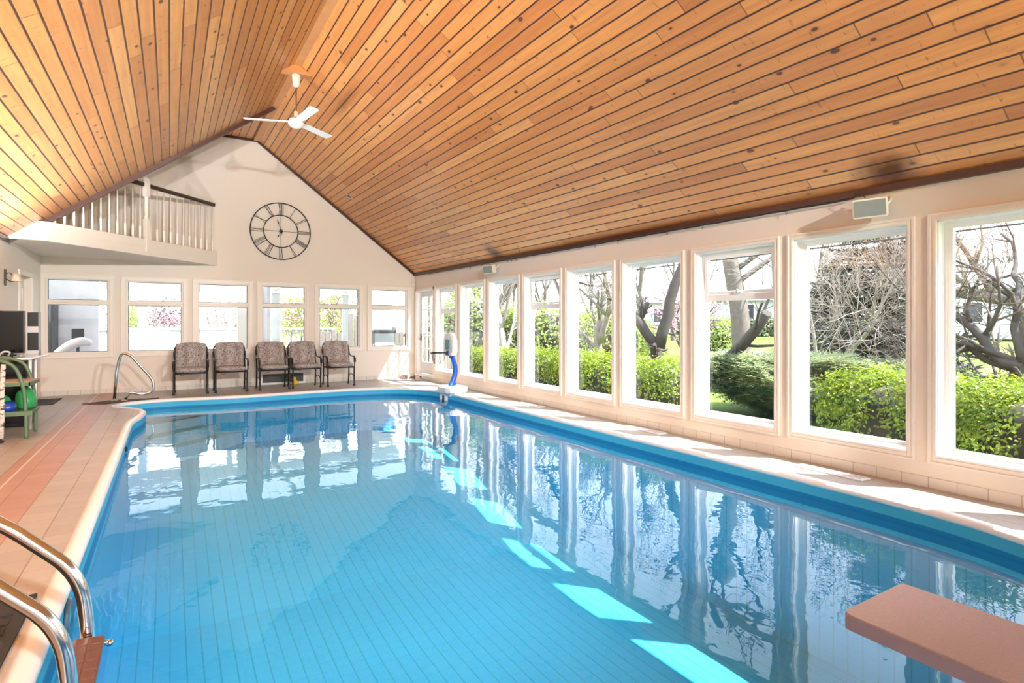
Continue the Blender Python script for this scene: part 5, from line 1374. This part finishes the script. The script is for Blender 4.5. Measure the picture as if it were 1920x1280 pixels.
# balustrade and garden wall
bu = tag(empty('balustrade', (2, 20.4, 0)), 'sunlit white balustrade at the back edge of the patio', 'balustrade')
kid(MB().cbox((-6, 20.3, -.05), (2.6, 20.5, 1.18), .01).build('solid_wall', STONEW), bu)
kid(MB().cbox((-6, 20.25, 1.18), (5.0, 20.55, 1.27), .015).build('coping', STONEW), bu)
kid(MB().cbox((2.6, 20.3, -.05), (5.0, 20.5, .62), .01).build('plinth', STONEW), bu)
mb = MB(); mb.cbox((5.30, 17.28, -.2), (7.2, 17.38, 2.05), .01); struct(mb.build('wall_garden', WALL), 'cream garden wall seen through the last far window', 'wall')
for i in range(13):
    x = 2.72 + i * .18; kid(MB().lathe([(.05, .62), (.05, .66), (.03, .70), (.058, .82), (.06, .88), (.03, 1.05), (.05, 1.12), (.05, 1.18)], 10, Matrix.Translation((x, 20.4, 0))).build('baluster', STONEW), bu)
def blossom(name, u, Z, w, h, z0, n, mats, seed, label):
    x, y = at(u, Z); r = tag(empty(name, (x, y, 0)), label, 'shrub', 'shrubs behind the patio'); g = random.Random(seed)
    mb, tw = MB(), MB(); k = dict(KB); k.update(max=2, kids=(6, 5), seg=.3, rmin=.008)
    for i in range(4): limb(mb, tw, Vector((g.uniform(-w, w) * .2, 0, 0)), Vector((g.gauss(0, .3), g.gauss(0, .2), 1)), z0 + h, .04, 0, g, k)
    mb.build('branches', BARK, r, fix=False)
    for j, (m, nm, f) in enumerate(mats):
        b = MB()
        for _ in range(int(n * f)): leaf(b, Vector((g.gauss(0, w * .42), g.gauss(0, .35), z0 + h * .5 + g.gauss(0, h * .27))), Vector((g.gauss(0, 1), g.gauss(0, 1) - .6, g.gauss(0, 1))), .085, .06, g)
        b.build(nm, m, r, fix=False)
blossom('flowering_shrub', 310, 21.2, .85, 1.0, 1.1, 1300, [(PINK, 'blossom', .7), (LEAFS, 'foliage', .5)], 1, 'pink blossoming shrub behind the white wall in the second far window')
blossom('flowering_shrub', 420, 21.2, 1.1, 1.0, 1.1, 1300, [(PINK, 'blossom', .55), (TWIGP, 'foliage', .4)], 2, 'sparse pink shrub behind the white wall in the third far window')
blossom('green_shrub', 246, 19.6, .5, 1.1, .9, 1600, [(LEAFG, 'foliage', 1)], 3, 'bright yellow green shrub at the left of the second far window')
blossom('flowering_shrub', 552, 21.3, .8, 1.7, .9, 1800, [(LEAFG, 'foliage', .8), (PINK, 'blossom', .35)], 4, 'green shrub with red pink flowers over the balustrade in the fourth far window')
blossom('flowering_shrub', 625, 21.3, 1.0, 1.8, 1.0, 2000, [(LEAFG, 'foliage', .9), (PINK, 'blossom', .4)], 5, 'pale leaved flowering shrub over the fence in the fifth far window')
f2 = tag(empty('board_fence', (5, 19.4, 0)), 'tall weathered board fence seen through the fifth far window', 'fence')
g = random.Random(9)
for i in range(9):
    x = 4.0 + i * .19; h = 1.15 + (.55 if i > 5 else 0) + g.uniform(-.05, .05); kid(MB().cbox((x, 19.0, -.05), (x + .175, 19.04, h), .008).build('board', FENCEW), f2)
kid(MB().box((4.0, 19.04, .8), (5.7, 19.08, .9)).build('rail', FENCEW), f2)
pt = tag(empty('patio_table', (3.9, 15.6, 0)), 'small round glass patio table behind the fifth far window', 'table')
MB().lathe([(.001, .70), (.5, .70), (.51, .71), (.5, .72), (.001, .72)], 28).build('table_top', plain('table_glass', (.42, .46, .48), .1), pt); MB().tube([(0, 0, 0), (0, 0, .7)], .03, 8).build('post', WHITE, pt); MB().lathe([(.001, 0), (.25, 0), (.25, .03), (.001, .04)], 18).build('base', WHITE, pt)
gc = tag(empty('covered_grill', (4.95, 14.9, 0)), 'grey covered grill standing behind the last far window', 'grill')
MB().cbox((-.42, -.25, 0), (.28, .25, 1.16), .04).build('cover', GRILLC, gc); MB().cbox((-.30, -.262, .1), (.24, -.248, 1.12), .02).build('front_panel', plain('grill_panel', (.40, .44, .48), .35), gc); MB().cbox((-.33, -.275, 1.13), (.30, .27, 1.22), .03).build('lid', plain('grill_lid', (.07, .07, .08), .4), gc)

# ------------------------------------------------------------------ light
sun = bpy.data.lights.new('sun', 'SUN'); sun.energy = SUN_E; sun.angle = math.radians(.6); sun.color = (1., .95, .87)
so = bpy.data.objects.new('sun', sun); COL.objects.link(so)
so.rotation_euler = Vector((-1, .93, -1.85)).to_track_quat('-Z', 'Y').to_euler()
w = bpy.data.worlds.new('sky'); S.world = w; w.use_nodes = True; t = w.node_tree; t.nodes.clear()
o = t.nodes.new('ShaderNodeOutputWorld'); b = t.nodes.new('ShaderNodeBackground'); b.inputs[1].default_value = SKY_E
tc = t.nodes.new('ShaderNodeTexCoord'); sx = t.nodes.new('ShaderNodeSeparateXYZ'); cr = t.nodes.new('ShaderNodeValToRGB')
t.links.new(tc.outputs['Generated'], sx.inputs[0]); t.links.new(sx.outputs[2], cr.inputs[0]); t.links.new(cr.outputs[0], b.inputs[0]); t.links.new(b.outputs[0], o.inputs[0])
cr.color_ramp.elements[0].position = .0; cr.color_ramp.elements[0].color = (.93, .96, 1.0, 1); cr.color_ramp.elements[1].position = .6; cr.color_ramp.elements[1].color = (.66, .80, 1.0, 1)

# ------------------------------------------------------------------ camera
cam = bpy.data.cameras.new('camera'); co = bpy.data.objects.new('camera', cam); COL.objects.link(co); S.camera = co
co.location = (0, 0, 1.35); co.rotation_euler = (PI / 2, 0, -YAW)
cam.sensor_width = 36; cam.lens = 1051. / 1920 * 36; cam.shift_y = -31. / 1920; cam.clip_start = .05; cam.clip_end = 400
vs_ = S.view_settings; vs_.view_transform = 'Standard'; vs_.look = 'None'; vs_.exposure = EXPO; vs_.gamma = 1; vs_.use_curve_mapping = False
c = S.cycles
c.max_bounces = 10; c.diffuse_bounces = 5; c.glossy_bounces = 5; c.transmission_bounces = 6; c.transparent_max_bounces = 24; c.sample_clamp_indirect = 8; c.caustics_refractive = True; c.caustics_reflective = False
c.use_denoising = True; c.blur_glossy = .3
